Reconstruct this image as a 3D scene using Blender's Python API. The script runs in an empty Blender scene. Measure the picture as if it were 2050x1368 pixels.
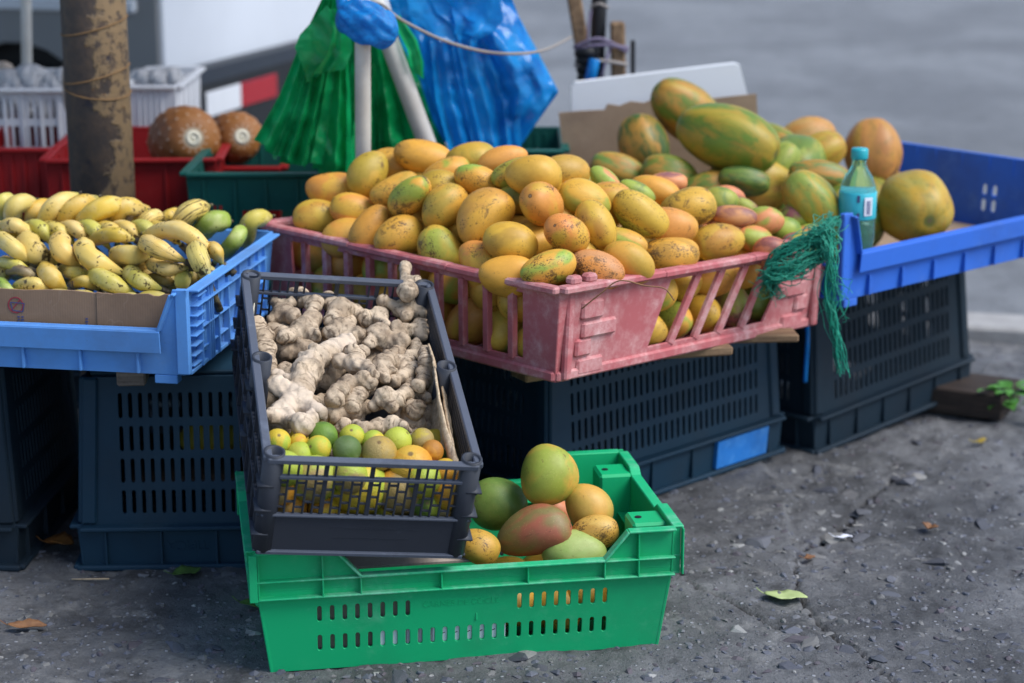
import bpy, bmesh, math, random
import numpy as np
from mathutils import Vector, Matrix, Euler
rad = math.radians
random.seed(7); RNG = np.random.default_rng(11)
scene = bpy.context.scene
COL = scene.collection

# ------------------------------------------------------------------ camera
FPX, CXP, CYP, CAMH, PITCH = 3986.0, 1025.0, 684.0, 1.15, rad(14.5)   # photograph is 2050 px wide
SP, CP = math.sin(PITCH), math.cos(PITCH)
camd = bpy.data.cameras.new('camera'); cam = bpy.data.objects.new('camera', camd); COL.objects.link(cam)
cam.location = (0, 0, CAMH); cam.rotation_euler = (math.pi/2 - PITCH, 0, 0)
camd.sensor_width = 36; camd.lens = 70; camd.clip_end = 600; camd.clip_start = 0.05
camd.dof.use_dof = True; camd.dof.focus_distance = 2.86; camd.dof.aperture_fstop = 3.0; camd.dof.aperture_blades = 9
scene.camera = cam

# ------------------------------------------------------------------ sky, sun, exposure
SUN_EL, SUN_AZ = rad(52), rad(70)      # light comes from above, right of the stall and a little behind the camera
world = bpy.data.worlds.new('World'); scene.world = world; world.use_nodes = True
wn = world.node_tree.nodes; wl = world.node_tree.links
sky = wn.new('ShaderNodeTexSky'); sky.sky_type = 'NISHITA'; sky.sun_disc = False
sky.sun_elevation = SUN_EL; sky.sun_rotation = rad(110); sky.air_density = 1.0; sky.dust_density = 1.2; sky.ozone_density = 1.6
bg = wn['Background']; bg.inputs[1].default_value = 0.08
wl.new(sky.outputs[0], bg.inputs[0])
sund = bpy.data.lights.new('sun', 'SUN'); sund.energy = 1.5; sund.angle = rad(36); sund.color = (1.0, 0.985, 0.96)
sun = bpy.data.objects.new('sun', sund); COL.objects.link(sun)
sdir = Vector((math.cos(SUN_EL)*math.sin(SUN_AZ), -math.cos(SUN_EL)*math.cos(SUN_AZ), math.sin(SUN_EL)))
sun.rotation_euler = (-sdir).to_track_quat('-Z', 'Y').to_euler()
scene.view_settings.view_transform = 'Standard'; scene.view_settings.look = 'None'
scene.view_settings.exposure = 1.32; scene.view_settings.gamma = 1.0
scene.render.engine = 'CYCLES'; scene.cycles.use_denoising = True
scene.cycles.max_bounces = 8; scene.cycles.transparent_max_bounces = 8

# ------------------------------------------------------------------ where a picture point lies at a given height / distance
def ray(u, v):
    x = (u-CXP)/FPX; y = -(v-CYP)/FPX
    return np.array([x, CP+y*SP, -SP+y*CP])
def at_z(u, v, z):
    r = ray(u, v); return np.array([0, 0, CAMH]) + r*((z-CAMH)/r[2])
def at_y(u, v, Y):
    r = ray(u, v); return np.array([0, 0, CAMH]) + r*(Y/r[1])
def depth(p): return p[1]*CP - (p[2]-CAMH)*SP
RIGHT, UP, FWD = Vector((1, 0, 0)), Vector((0, SP, CP)), Vector((0, CP, -SP))
def axis_dir(ang, tilt=0.0):
    a, t = rad(ang), rad(tilt)
    return (RIGHT*math.cos(a) + UP*math.sin(a))*math.cos(t) + FWD*math.sin(t)

# ------------------------------------------------------------------ object helpers
def link(o, parent=None):
    COL.objects.link(o)
    if parent: o.parent = parent
    return o
def tag(o, label, cat, group=None, kind=None):
    if label: o['label'] = label
    if cat: o['category'] = cat
    if group: o['group'] = group
    if kind: o['kind'] = kind
    return o
def empty(name, loc, rot=(0, 0, 0)):
    e = bpy.data.objects.new(name, None); COL.objects.link(e); e.empty_display_size = 0.05
    e.location = loc
    if isinstance(rot, Matrix): e.rotation_euler = rot.to_euler()
    else: e.rotation_euler = rot
    return e
def rotm(yaw, tilt=0, roll=0):
    return Matrix.Rotation(rad(yaw), 3, 'Z') @ Matrix.Rotation(rad(tilt), 3, 'X') @ Matrix.Rotation(rad(roll), 3, 'Y')
def mesh_obj(name, me, mat, parent=None, smooth=None):
    if mat is not None:
        me.materials.clear(); me.materials.append(mat)
    if smooth is not None:
        me.polygons.foreach_set('use_smooth', [smooth]*len(me.polygons))
    return link(bpy.data.objects.new(name, me), parent)
def bm_mesh(name, bm):
    me = bpy.data.meshes.new(name); bm.to_mesh(me); bm.free(); return me
class MB:
    """collects simple solids in one bmesh"""
    def __init__(s): s.bm = bmesh.new()
    def box(s, c, size, R=None, bev=0.0015):
        r = bmesh.ops.create_cube(s.bm, size=1.0)
        vs = r['verts']
        bmesh.ops.scale(s.bm, vec=size, verts=vs)
        if bev > 0:
            b = min(bev, min(size)*0.3)
            es = list({e for v in vs for e in v.link_edges})
            g = bmesh.ops.bevel(s.bm, geom=es, offset=b, segments=1, affect='EDGES')
            vs = list({v for f in g['faces'] for v in f.verts} | {v for v in vs if v.is_valid})
            seen = set(vs); stack = list(vs)
            while stack:
                v = stack.pop()
                for e in v.link_edges:
                    w = e.other_vert(v)
                    if w not in seen: seen.add(w); stack.append(w)
            vs = list(seen)
        M = (R.to_4x4() if R is not None else Matrix())
        bmesh.ops.transform(s.bm, matrix=Matrix.Translation(c) @ M, verts=vs)
        return s
    def bar(s, p, q, w, h, bev=0.001, up=Vector((0, 0, 1))):
        p, q = Vector(p), Vector(q); d = q-p; L = d.length; d.normalize()
        n = d.cross(up)
        if n.length < 1e-4: n = d.cross(Vector((0, 1, 0)))
        n.normalize(); u = n.cross(d)
        R = Matrix((d, n, u)).transposed()
        return s.box((p+q)/2, (L, w, h), R, bev)
    def tube(s, p, q, r, r2=None, n=14, cap=True):
        p, q = Vector(p), Vector(q); d = q-p; r2 = r if r2 is None else r2
        g = bmesh.ops.create_cone(s.bm, cap_ends=cap, segments=n, radius1=r, radius2=r2, depth=d.length)
        R = d.to_track_quat('Z', 'Y').to_matrix().to_4x4()
        bmesh.ops.transform(s.bm, matrix=Matrix.Translation((p+q)/2) @ R, verts=g['verts'])
        return s
    def ring(s, p, q, ro, ri, n=18):
        """open pipe from p to q"""
        p, q = Vector(p), Vector(q); d = (q-p).normalized()
        a = d.orthogonal().normalized(); b = d.cross(a)
        L = []
        for c, r in ((p, ro), (q, ro), (q, ri), (p, ri)):
            L.append([s.bm.verts.new(c + a*r*math.cos(2*math.pi*k/n) + b*r*math.sin(2*math.pi*k/n)) for k in range(n)])
        for k in range(n):
            k2 = (k+1) % n
            for i in range(4):
                A, B = L[i], L[(i+1) % 4]
                s.bm.faces.new((A[k], A[k2], B[k2], B[k]))
        return s
    def build(s, name, mat, parent=None, smooth=False):
        bmesh.ops.recalc_face_normals(s.bm, faces=s.bm.faces)
        return mesh_obj(name, bm_mesh(name, s.bm), mat, parent, smooth)
def flat_panel(name, outline, holes, th, M, mat, parent, bev=0.0006):
    """sheet of thickness th with real openings; outline and holes lie in the plane of M"""
    cu = bpy.data.curves.new(name, 'CURVE'); cu.dimensions = '2D'; cu.fill_mode = 'BOTH'
    cu.extrude = max(th/2 - bev, 1e-4); cu.bevel_depth = bev; cu.bevel_resolution = 0
    for pts in [outline]+list(holes):
        sp = cu.splines.new('POLY'); sp.points.add(len(pts)-1); sp.use_cyclic_u = True
        for k, (x, y) in enumerate(pts): sp.points[k].co = (x, y, 0, 1)
    t = bpy.data.objects.new('tmp', cu)
    me = bpy.data.meshes.new_from_object(t); bpy.data.objects.remove(t); bpy.data.curves.remove(cu)
    me.name = name; me.transform(M)
    return mesh_obj(name, me, mat, parent, False)
def text_mesh(name, body, size, th, M, mat, parent, align='CENTER'):
    cu = bpy.data.curves.new(name, 'FONT'); cu.body = body; cu.size = size; cu.extrude = th; cu.align_x = align; cu.align_y = 'CENTER'
    t = bpy.data.objects.new('tmp', cu); me = bpy.data.meshes.new_from_object(t)
    bpy.data.objects.remove(t); bpy.data.curves.remove(cu); me.transform(M)
    return mesh_obj(name, me, mat, parent, False)
def slot(x, y, w, h):
    r = w/2; pts = []
    for k in range(5): a = math.pi*k/4; pts.append((x+r*math.cos(a), y+h/2-r+r*math.sin(a)))
    for k in range(5): a = math.pi+math.pi*k/4; pts.append((x+r*math.cos(a), y-h/2+r+r*math.sin(a)))
    return pts
def rect(x0, y0, x1, y1): return [(x0, y0), (x1, y0), (x1, y1), (x0, y1)]
def side_frame(side, W, D, H, fl, th=0.0):
    """plane matrix of one wall of a flared crate; returns M, half width at the bottom, at the top, slant height"""
    hw, hd = W/2-fl, D/2-fl
    if side == 'front': o, x, up, b, t = Vector((0, -hd, 0)), Vector((1, 0, 0)), Vector((0, -fl, H)), hw, W/2
    if side == 'back': o, x, up, b, t = Vector((0, hd, 0)), Vector((-1, 0, 0)), Vector((0, fl, H)), hw, W/2
    if side == 'right': o, x, up, b, t = Vector((hw, 0, 0)), Vector((0, 1, 0)), Vector((fl, 0, H)), hd, D/2
    if side == 'left': o, x, up, b, t = Vector((-hw, 0, 0)), Vector((0, -1, 0)), Vector((-fl, 0, H)), hd, D/2
    S = up.length; up = up.normalized(); n = x.cross(up)
    M = Matrix((x, up, n)).transposed().to_4x4(); M.translation = o - n*th/2
    return M, b, t, S
def poly_tube(name, pts, r, mat, parent=None, n=6, smooth=True, radii=None):
    pts = [Vector(p) for p in pts]; V = []; Fc = []
    T = [(pts[min(i+1, len(pts)-1)]-pts[max(i-1, 0)]).normalized() for i in range(len(pts))]
    a = T[0].orthogonal().normalized()
    for i, p in enumerate(pts):
        a = (a - T[i]*a.dot(T[i])).normalized(); b = T[i].cross(a); rr = radii[i] if radii else r
        for k in range(n):
            an = 2*math.pi*k/n; V.append(p + a*rr*math.cos(an) + b*rr*math.sin(an))
    for i in range(len(pts)-1):
        for k in range(n):
            k2 = (k+1) % n; Fc.append((i*n+k, i*n+k2, (i+1)*n+k2, (i+1)*n+k))
    Fc.append(tuple(range(n))[::-1]); Fc.append(tuple((len(pts)-1)*n+k for k in range(n)))
    me = bpy.data.meshes.new(name); me.from_pydata(V, [], Fc)
    return mesh_obj(name, me, mat, parent, smooth)
def spline(P, n):
    """points along a Catmull-Rom curve through P"""
    P = [Vector(p) for p in P]; Q = [P[0]*2-P[1]]+P+[P[-1]*2-P[-2]]; out = []
    for i in range(1, len(Q)-2):
        for k in range(n):
            t = k/n; a, b, c, d = Q[i-1], Q[i], Q[i+1], Q[i+2]
            out.append(0.5*((2*b)+(c-a)*t+(2*a-5*b+4*c-d)*t*t+(3*b-a-3*c+d)*t**3))
    out.append(P[-1]); return out

# ------------------------------------------------------------------ material helpers
class NT:
    def __init__(s, name):
        s.m = bpy.data.materials.new(name); s.m.use_nodes = True; s.t = s.m.node_tree; s.n = s.t.nodes; s.l = s.t.links
        s.p = s.n['Principled BSDF']
    def new(s, typ, **kw):
        nd = s.n.new(typ)
        for k, v in kw.items(): setattr(nd, k, v)
        return nd
    def put(s, nd, key, v):
        i = nd.inputs[key]
        if hasattr(v, 'node'): s.l.new(v, i)
        else:
            if isinstance(v, (tuple, list)) and len(v) == 3 and i.type == 'RGBA': v = (*v, 1)
            i.default_value = v
    def coord(s, scale=(1, 1, 1), rnd=True, kind='Object'):
        tc = s.new('ShaderNodeTexCoord'); out = tc.outputs[kind]
        if rnd:
            oi = s.new('ShaderNodeObjectInfo'); ml = s.new('ShaderNodeMath', operation='MULTIPLY'); s.l.new(oi.outputs['Random'], ml.inputs[0]); ml.inputs[1].default_value = 37.0
            va = s.new('ShaderNodeVectorMath', operation='ADD'); s.l.new(out, va.inputs[0]); s.l.new(ml.outputs[0], va.inputs[1]); out = va.outputs[0]
        if scale != (1, 1, 1):
            mp = s.new('ShaderNodeMapping'); s.l.new(out, mp.inputs[0]); mp.inputs['Scale'].default_value = scale; out = mp.outputs[0]
        return out
    def noise(s, co, scale, detail=4, rough=0.55, dist=0.0):
        nd = s.new('ShaderNodeTexNoise'); s.l.new(co, nd.inputs['Vector'])
        nd.inputs['Scale'].default_value = scale; nd.inputs['Detail'].default_value = detail; nd.inputs['Roughness'].default_value = rough; nd.inputs['Distortion'].default_value = dist
        return nd.outputs['Fac']
    def voro(s, co, scale, feature='F1', out='Distance', rnd=1.0):
        nd = s.new('ShaderNodeTexVoronoi', feature=feature); s.l.new(co, nd.inputs['Vector']); nd.inputs['Scale'].default_value = scale; nd.inputs['Randomness'].default_value = rnd
        return nd.outputs[out]
    def step(s, v, lo, hi, a=0.0, b=1.0):
        nd = s.new('ShaderNodeMapRange'); nd.interpolation_type = 'SMOOTHSTEP'
        s.put(nd, 0, v); s.put(nd, 1, lo); s.put(nd, 2, hi); nd.inputs[3].default_value = a; nd.inputs[4].default_value = b
        return nd.outputs[0]
    def math(s, op, a, b=0.0):
        nd = s.new('ShaderNodeMath', operation=op); s.put(nd, 0, a); s.put(nd, 1, b); return nd.outputs[0]
    def mix(s, f, a, b, mode='MIX'):
        nd = s.new('ShaderNodeMix', data_type='RGBA', blend_type=mode)
        s.put(nd, 0, f)
        for k, v in ((6, a), (7, b)):
            if hasattr(v, 'node'): s.l.new(v, nd.inputs[k])
            else: nd.inputs[k].default_value = (*v[:3], 1)
        return nd.outputs[2]
    def ocol(s):
        oi = s.new('ShaderNodeObjectInfo'); return oi.outputs['Color'], oi.outputs['Alpha'], oi.outputs['Random']
    def bump(s, h, strength=0.3, dist=0.002, prev=None):
        b = s.new('ShaderNodeBump'); s.l.new(h, b.inputs['Height']); b.inputs['Strength'].default_value = strength; b.inputs['Distance'].default_value = dist
        if prev is not None: s.l.new(prev, b.inputs['Normal'])
        return b.outputs[0]
    def fin(s, col, rough=0.5, nrm=None, **kw):
        s.put(s.p, 'Base Color', col); s.put(s.p, 'Roughness', rough)
        if nrm is not None: s.l.new(nrm, s.p.inputs['Normal'])
        for k, v in kw.items(): s.put(s.p, k.replace('_', ' '), v)
        return s.m
def plastic(name, base, wear, dirt, wear_amt=0.35, rough=0.42, dirt_amt=0.4, scratch=True, trans=0.0):
    t = NT(name); co = t.coord(rnd=False)
    big = t.noise(co, 9, 5, 0.6); fine = t.noise(co, 60, 6, 0.7)
    w = t.step(t.math('ADD', t.math('MULTIPLY', big, 0.6), t.math('MULTIPLY', fine, 0.4)), 0.62-0.2*wear_amt, 0.78, 0, wear_amt)
    c = t.mix(w, base, wear)
    if scratch:
        mp = t.new('ShaderNodeMapping'); t.l.new(co, mp.inputs[0]); mp.inputs['Scale'].default_value = (1, 1, 6); mp.inputs['Rotation'].default_value = (0.5, 0.9, 0.3)
        sc = t.noise(mp.outputs[0], 45, 2, 0.5, 1.5)
        sw = t.step(t.math('ABSOLUTE', t.math('SUBTRACT', sc, 0.5)), 0.0, 0.008, 0.5*wear_amt, 0)
        c = t.mix(t.math('MULTIPLY', sw, t.step(big, 0.4, 0.65)), c, wear)
    d = t.step(t.noise(co, 5, 6, 0.65), 0.42, 0.75, 0, dirt_amt)
    c = t.mix(d, c, dirt)
    sp = t.step(t.noise(co, 210, 2, 0.5), 0.70, 0.76, 0, 0.6*dirt_amt)
    c = t.mix(sp, c, dirt)
    r = t.math('ADD', rough, t.math('MULTIPLY', fine, 0.22))
    return t.fin(c, r, t.bump(fine, 0.08, 0.002), Specular_IOR_Level=0.3)

# ------------------------------------------------------------------ materials
M = {}
M['green_plastic'] = plastic('green_plastic', (0.004, 0.40, 0.15), (0.20, 0.55, 0.38), (0.02, 0.19, 0.09), 0.45, 0.42, 0.4)
M['grey_plastic'] = plastic('grey_plastic', (0.034, 0.039, 0.052), (0.22, 0.26, 0.34), (0.016, 0.017, 0.02), 0.28, 0.38, 0.35)
M['pink_plastic'] = plastic('pink_plastic', (0.43, 0.115, 0.125), (0.74, 0.52, 0.50), (0.26, 0.07, 0.07), 1.0, 0.52, 0.35)
M['sky_plastic'] = plastic('sky_plastic', (0.10, 0.30, 0.70), (0.32, 0.48, 0.74), (0.09, 0.13, 0.22), 0.35, 0.45, 0.45)
M['royal_plastic'] = plastic('royal_plastic', (0.030, 0.14, 0.60), (0.20, 0.38, 0.74), (0.04, 0.06, 0.16), 0.5, 0.45, 0.4)
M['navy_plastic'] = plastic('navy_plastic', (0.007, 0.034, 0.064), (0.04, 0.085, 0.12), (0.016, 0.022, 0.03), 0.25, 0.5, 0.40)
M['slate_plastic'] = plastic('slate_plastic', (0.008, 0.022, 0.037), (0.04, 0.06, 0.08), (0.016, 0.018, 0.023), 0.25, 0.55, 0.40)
M['red_plastic'] = plastic('red_plastic', (0.29, 0.008, 0.010), (0.42, 0.10, 0.08), (0.12, 0.012, 0.012), 0.2, 0.45, 0.5)
M['teal_plastic'] = plastic('teal_plastic', (0.004, 0.085, 0.068), (0.05, 0.22, 0.22), (0.004, 0.035, 0.03), 0.3, 0.42, 0.5)
M['white_plastic'] = plastic('white_plastic', (0.62, 0.63, 0.66), (0.8, 0.8, 0.8), (0.36, 0.35, 0.33), 0.2, 0.45, 0.45)
M['pipe_white'] = plastic('pipe_white', (0.60, 0.59, 0.56), (0.74, 0.74, 0.72), (0.34, 0.30, 0.26), 0.3, 0.4, 0.6)
M['black_rubber'] = plastic('black_rubber', (0.012, 0.012, 0.013), (0.05, 0.05, 0.05), (0.02, 0.02, 0.02), 0.2, 0.6, 0.3)
M['bumper'] = plastic('bumper', (0.010, 0.012, 0.016), (0.06, 0.07, 0.08), (0.02, 0.02, 0.02), 0.2, 0.4, 0.3)
M['foam'] = plastic('foam', (0.78, 0.80, 0.83), (0.86, 0.86, 0.86), (0.6, 0.6, 0.6), 0.2, 0.8, 0.25, False)
M['blue_paint'] = plastic('blue_paint', (0.022, 0.20, 0.62), (0.16, 0.44, 0.80), (0.015, 0.07, 0.22), 0.8, 0.5, 0.6)
M['green_rim'] = plastic('green_rim', (0.012, 0.43, 0.18), (0.32, 0.62, 0.48), (0.02, 0.22, 0.10), 0.9, 0.42, 0.3)
M['grey_sky_sheen'] = plastic('grey_sky_sheen', (0.085, 0.098, 0.130), (0.26, 0.30, 0.38), (0.03, 0.033, 0.04), 0.5, 0.40, 0.3)  # paler version of the grey plastic: sky sheen on the rims put into the colour
M['tarp'] = plastic('tarp', (0.10, 0.105, 0.11), (0.2, 0.2, 0.2), (0.05, 0.05, 0.05), 0.3, 0.6, 0.4)

def m_fruit(name, mode):
    """colour 1 = object colour, colour 2 = c2 property, alpha = amount of dark specks"""
    t = NT(name); col, alpha, rnd = t.ocol(); co = t.coord((0.11, 0.11, 0.11))
    at = t.new('ShaderNodeAttribute', attribute_type='OBJECT', attribute_name='c2'); c2 = at.outputs['Color']
    big = t.noise(co, 13 if mode == 'mango' else 9, 3, 0.5, 0.6)
    c = t.mix(t.step(big, 0.44, 0.62), col, c2)
    mott = t.noise(co, 55, 5, 0.6)
    c = t.mix(t.step(mott, 0.35, 0.75, 0, 0.34), c, t.mix(0.5, c, (0.34, 0.20, 0.03), 'MULTIPLY'))
    dots = t.step(t.voro(co, 230), 0.10, 0.22, 0.22, 0); c = t.mix(dots, c, (0.75, 0.56, 0.22))
    v = t.noise(co, 260, 3, 0.65); pat = t.noise(co, 24, 3, 0.6)
    thr = t.math('SUBTRACT', 0.80, t.math('MULTIPLY', alpha, 0.13))
    sm = t.math('ADD', t.math('MULTIPLY', v, 0.55), t.math('MULTIPLY', pat, 0.45))
    s1 = t.step(sm, t.math('SUBTRACT', thr, 0.115), t.math('SUBTRACT', thr, 0.06), 0, 0.85)
    c = t.mix(s1, c, (0.055, 0.028, 0.010))
    bl = t.step(t.noise(co, 19, 5, 0.7), t.math('SUBTRACT', 0.86, t.math('MULTIPLY', alpha, 0.17)), t.math('SUBTRACT', 0.93, t.math('MULTIPLY', alpha, 0.17)), 0, 0.75)
    c = t.mix(bl, c, (0.07, 0.035, 0.014))
    sm2 = t.math('ADD', t.math('MULTIPLY', t.noise(co, 33, 8, 0.78, 0.4), 0.7), t.math('MULTIPLY', t.noise(co, 12, 2, 0.5), 0.3))
    c = t.mix(t.step(sm2, t.math('SUBTRACT', 0.635, t.math('MULTIPLY', alpha, 0.075)), t.math('SUBTRACT', 0.675, t.math('MULTIPLY', alpha, 0.075)), 0, 0.8), c, (0.10, 0.055, 0.018))
    lines = t.step(t.math('ABSOLUTE', t.math('SUBTRACT', t.noise(co, 22, 3, 0.6, 1.6), 0.5)), 0.0, 0.007, 0.75, 0)
    c = t.mix(t.math('MULTIPLY', lines, t.step(t.noise(co, 30, 3, 0.6), 0.56, 0.62)), c, (0.16, 0.085, 0.03))
    c = t.mix(t.step(t.noise(co, 7, 3, 0.5), 0.5, 0.75, 0, 0.35), c, t.mix(1.0, c, (0.86, 0.66, 0.42), 'MULTIPLY'))
    # stem scar at the fruit's own end
    tc = t.new('ShaderNodeTexCoord'); vd = t.new('ShaderNodeVectorMath', operation='DISTANCE'); t.l.new(tc.outputs['Object'], vd.inputs[0]); vd.inputs[1].default_value = (0.5, 0, 0.0)
    ds = t.math('ADD', vd.outputs['Value'], t.math('MULTIPLY', t.noise(co, 40, 3), 0.05))
    c = t.mix(t.step(ds, 0.055, 0.085, 0.9, 0), c, (0.045, 0.026, 0.012))
    c = t.mix(t.step(ds, 0.045, 0.055, 0.8, 0), c, (0.28, 0.18, 0.08))
    r = t.math('ADD', 0.40, t.math('MULTIPLY', mott, 0.24))
    return t.fin(c, r, t.bump(t.noise(co, 120, 3), 0.05, 0.002), Specular_IOR_Level=0.45, Subsurface_Weight=0.0)
M['mango'] = m_fruit('mango_skin', 'mango')

def m_papaya():
    t = NT('papaya_skin'); col, alpha, rnd = t.ocol(); co = t.coord((0.2, 0.2, 0.2))
    at = t.new('ShaderNodeAttribute', attribute_type='OBJECT', attribute_name='c2'); c2 = at.outputs['Color']
    st = t.coord((0.11, 0.2, 0.2))
    big = t.noise(st, 14, 7, 0.68, 0.7)
    c = t.mix(t.step(big, 0.42, 0.58), col, c2)
    c = t.mix(t.step(t.noise(st, 24, 4, 0.6, 0.5), 0.50, 0.75, 0, 0.45), c, (0.42, 0.17, 0.03))
    c = t.mix(t.step(t.noise(co, 45, 7, 0.75), 0.5, 0.7, 0, 0.55), c, (0.07, 0.11, 0.02))
    lb = t.new('ShaderNodeAttribute', attribute_name='lobe').outputs['Fac']
    c = t.mix(t.math('MULTIPLY', t.step(lb, 0.25, 0.95), t.step(t.noise(st, 11, 3, 0.5), 0.42, 0.66, 0, 0.35)), c, (0.46, 0.36, 0.05))
    c = t.mix(t.step(lb, -0.55, -1.0, 0, 0.28), c, t.mix(1.0, c, (0.45, 0.62, 0.40), 'MULTIPLY'))
    pat = t.step(t.noise(co, 14, 4, 0.65), t.math('SUBTRACT', 0.9, t.math('MULTIPLY', alpha, 0.3)), t.math('SUBTRACT', 0.95, t.math('MULTIPLY', alpha, 0.3)), 0, 0.7)
    c = t.mix(pat, c, (0.12, 0.07, 0.04))
    tc = t.new('ShaderNodeTexCoord'); vd = t.new('ShaderNodeVectorMath', operation='DISTANCE'); t.l.new(tc.outputs['Object'], vd.inputs[0]); vd.inputs[1].default_value = (0.475, 0, 0)
    c = t.mix(t.step(vd.outputs['Value'], 0.05, 0.12, 0.85, 0), c, (0.10, 0.13, 0.03))
    c = t.mix(t.step(vd.outputs['Value'], 0.02, 0.045, 0.9, 0), c, (0.16, 0.11, 0.05))
    return t.fin(c, t.math('ADD', 0.38, t.math('MULTIPLY', big, 0.2)), t.bump(t.noise(co, 70, 4), 0.06, 0.003), Specular_IOR_Level=0.4)
M['papaya'] = m_papaya()

def m_citrus():
    t = NT('citrus_peel'); col, alpha, rnd = t.ocol(); co = t.coord((0.045, 0.045, 0.045))
    at = t.new('ShaderNodeAttribute', attribute_type='OBJECT', attribute_name='c2')
    c = t.mix(t.step(t.noise(co, 26, 3, 0.55, 0.5), 0.42, 0.60), col, at.outputs['Color'])
    sc = t.step(t.noise(co, 45, 6, 0.72), t.math('SUBTRACT', 0.78, t.math('MULTIPLY', alpha, 0.27)), t.math('SUBTRACT', 0.88, t.math('MULTIPLY', alpha, 0.27)), 0, 0.75)
    c = t.mix(sc, c, (0.30, 0.20, 0.10))
    c = t.mix(t.step(t.noise(co, 300, 2), 0.66, 0.72, 0, 0.4), c, (0.10, 0.07, 0.02))
    tc = t.new('ShaderNodeTexCoord'); vd = t.new('ShaderNodeVectorMath', operation='DISTANCE'); t.l.new(tc.outputs['Object'], vd.inputs[0]); vd.inputs[1].default_value = (0.5, 0, 0)
    c = t.mix(t.step(vd.outputs['Value'], 0.05, 0.09, 0.9, 0), c, (0.16, 0.10, 0.04))
    pore = t.voro(co, 620)
    return t.fin(c, 0.50, t.bump(pore, 0.4, 0.0012), Specular_IOR_Level=0.35)
M['citrus'] = m_citrus()

def m_banana():
    t = NT('banana_peel'); col, alpha, rnd = t.ocol(); co = t.coord()
    al = t.new('ShaderNodeAttribute', attribute_name='along').outputs['Fac']
    ar = t.new('ShaderNodeAttribute', attribute_name='around').outputs['Fac']
    c = t.mix(t.step(t.noise(co, 30, 4, 0.6), 0.4, 0.7, 0, 0.5), col, t.mix(0.6, col, (0.78, 0.68, 0.40), 'MIX'))
    gr = t.math('MAXIMUM', t.step(al, 0.80, 0.97, 0, 0.55), t.step(al, 0.02, 0.14, 0.5, 0))
    c = t.mix(gr, c, (0.30, 0.33, 0.05))
    # bruise streaks follow the finger's length
    cx = t.new('ShaderNodeCombineXYZ'); t.l.new(t.math('MULTIPLY', al, 3.0), cx.inputs[0]); t.l.new(t.math('MULTIPLY', ar, 16.0), cx.inputs[1]); t.l.new(t.math('MULTIPLY', rnd, 60.0), cx.inputs[2])
    st = t.noise(cx.outputs[0], 1.0, 5, 0.7, 0.4)
    th = t.math('SUBTRACT', 0.77, t.math('MULTIPLY', alpha, 0.20))
    c = t.mix(t.step(st, th, t.math('ADD', th, 0.06), 0, 0.9), c, (0.05, 0.030, 0.014))
    sm = t.math('ADD', t.math('MULTIPLY', t.noise(co, 150, 4, 0.6), 0.5), t.math('MULTIPLY', t.noise(co, 32, 3, 0.6), 0.5))
    c = t.mix(t.step(sm, 0.57, 0.61, 0, 0.9), c, (0.045, 0.025, 0.012))
    return t.fin(c, 0.47, t.bump(t.noise(co, 90, 4), 0.08, 0.002), Specular_IOR_Level=0.35)
M['banana'] = m_banana()
t = NT('banana_stem'); co = t.coord()
M['banana_stem'] = t.fin(t.mix(t.step(t.noise(co, 90, 4), 0.45, 0.62), (0.035, 0.026, 0.018), (0.12, 0.10, 0.05)), 0.7, t.bump(t.noise(co, 200, 4), 0.5, 0.002))

def m_ginger():
    t = NT('ginger_skin'); co = t.coord()
    ring = t.new('ShaderNodeAttribute', attribute_name='along').outputs['Fac']
    big = t.noise(co, 22, 5, 0.62); fine = t.noise(co, 130, 6, 0.7)
    oi = t.ocol()
    c = t.mix(t.step(big, 0.36, 0.66), (0.60, 0.475, 0.34), (0.36, 0.27, 0.185))
    rw = t.math('ADD', t.math('MULTIPLY', ring, 1.0), t.math('MULTIPLY', t.noise(co, 60, 3), 0.018))
    w = t.math('SINE', t.math('MULTIPLY', rw, 560.0))
    wm = t.math('MULTIPLY', t.step(w, 0.45, 0.95), t.step(t.noise(co, 40, 4, 0.6), 0.46, 0.60))
    c = t.mix(t.math('MULTIPLY', wm, 0.8), c, (0.10, 0.065, 0.04))
    c = t.mix(t.step(fine, 0.50, 0.70, 0, 0.8), c, (0.11, 0.078, 0.05))
    c = t.mix(t.step(t.noise(co, 18, 5, 0.65), 0.50, 0.66, 0, 0.55), c, (0.15, 0.11, 0.078))
    c = t.mix(t.math('MULTIPLY', oi[1], t.step(t.noise(co, 14, 3, 0.6), 0.40, 0.6)), c, (0.66, 0.54, 0.42))
    tip = t.new('ShaderNodeAttribute', attribute_name='tip').outputs['Fac']
    tn = t.math('ADD', tip, t.math('MULTIPLY', t.noise(co, 160, 3), 0.3))
    c = t.mix(t.step(tn, 0.95, 1.15, 0, 0.6), c, (0.22, 0.155, 0.09))
    h = t.math('ADD', t.math('MULTIPLY', w, -0.25), fine)
    b = t.bump(h, 0.5, 0.0022)
    return t.fin(c, 0.78, t.bump(big, 0.4, 0.004, b), Specular_IOR_Level=0.25)
M['ginger'] = m_ginger()
t = NT('sprout'); M['sprout'] = t.fin((0.72, 0.68, 0.55), 0.6)

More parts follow.
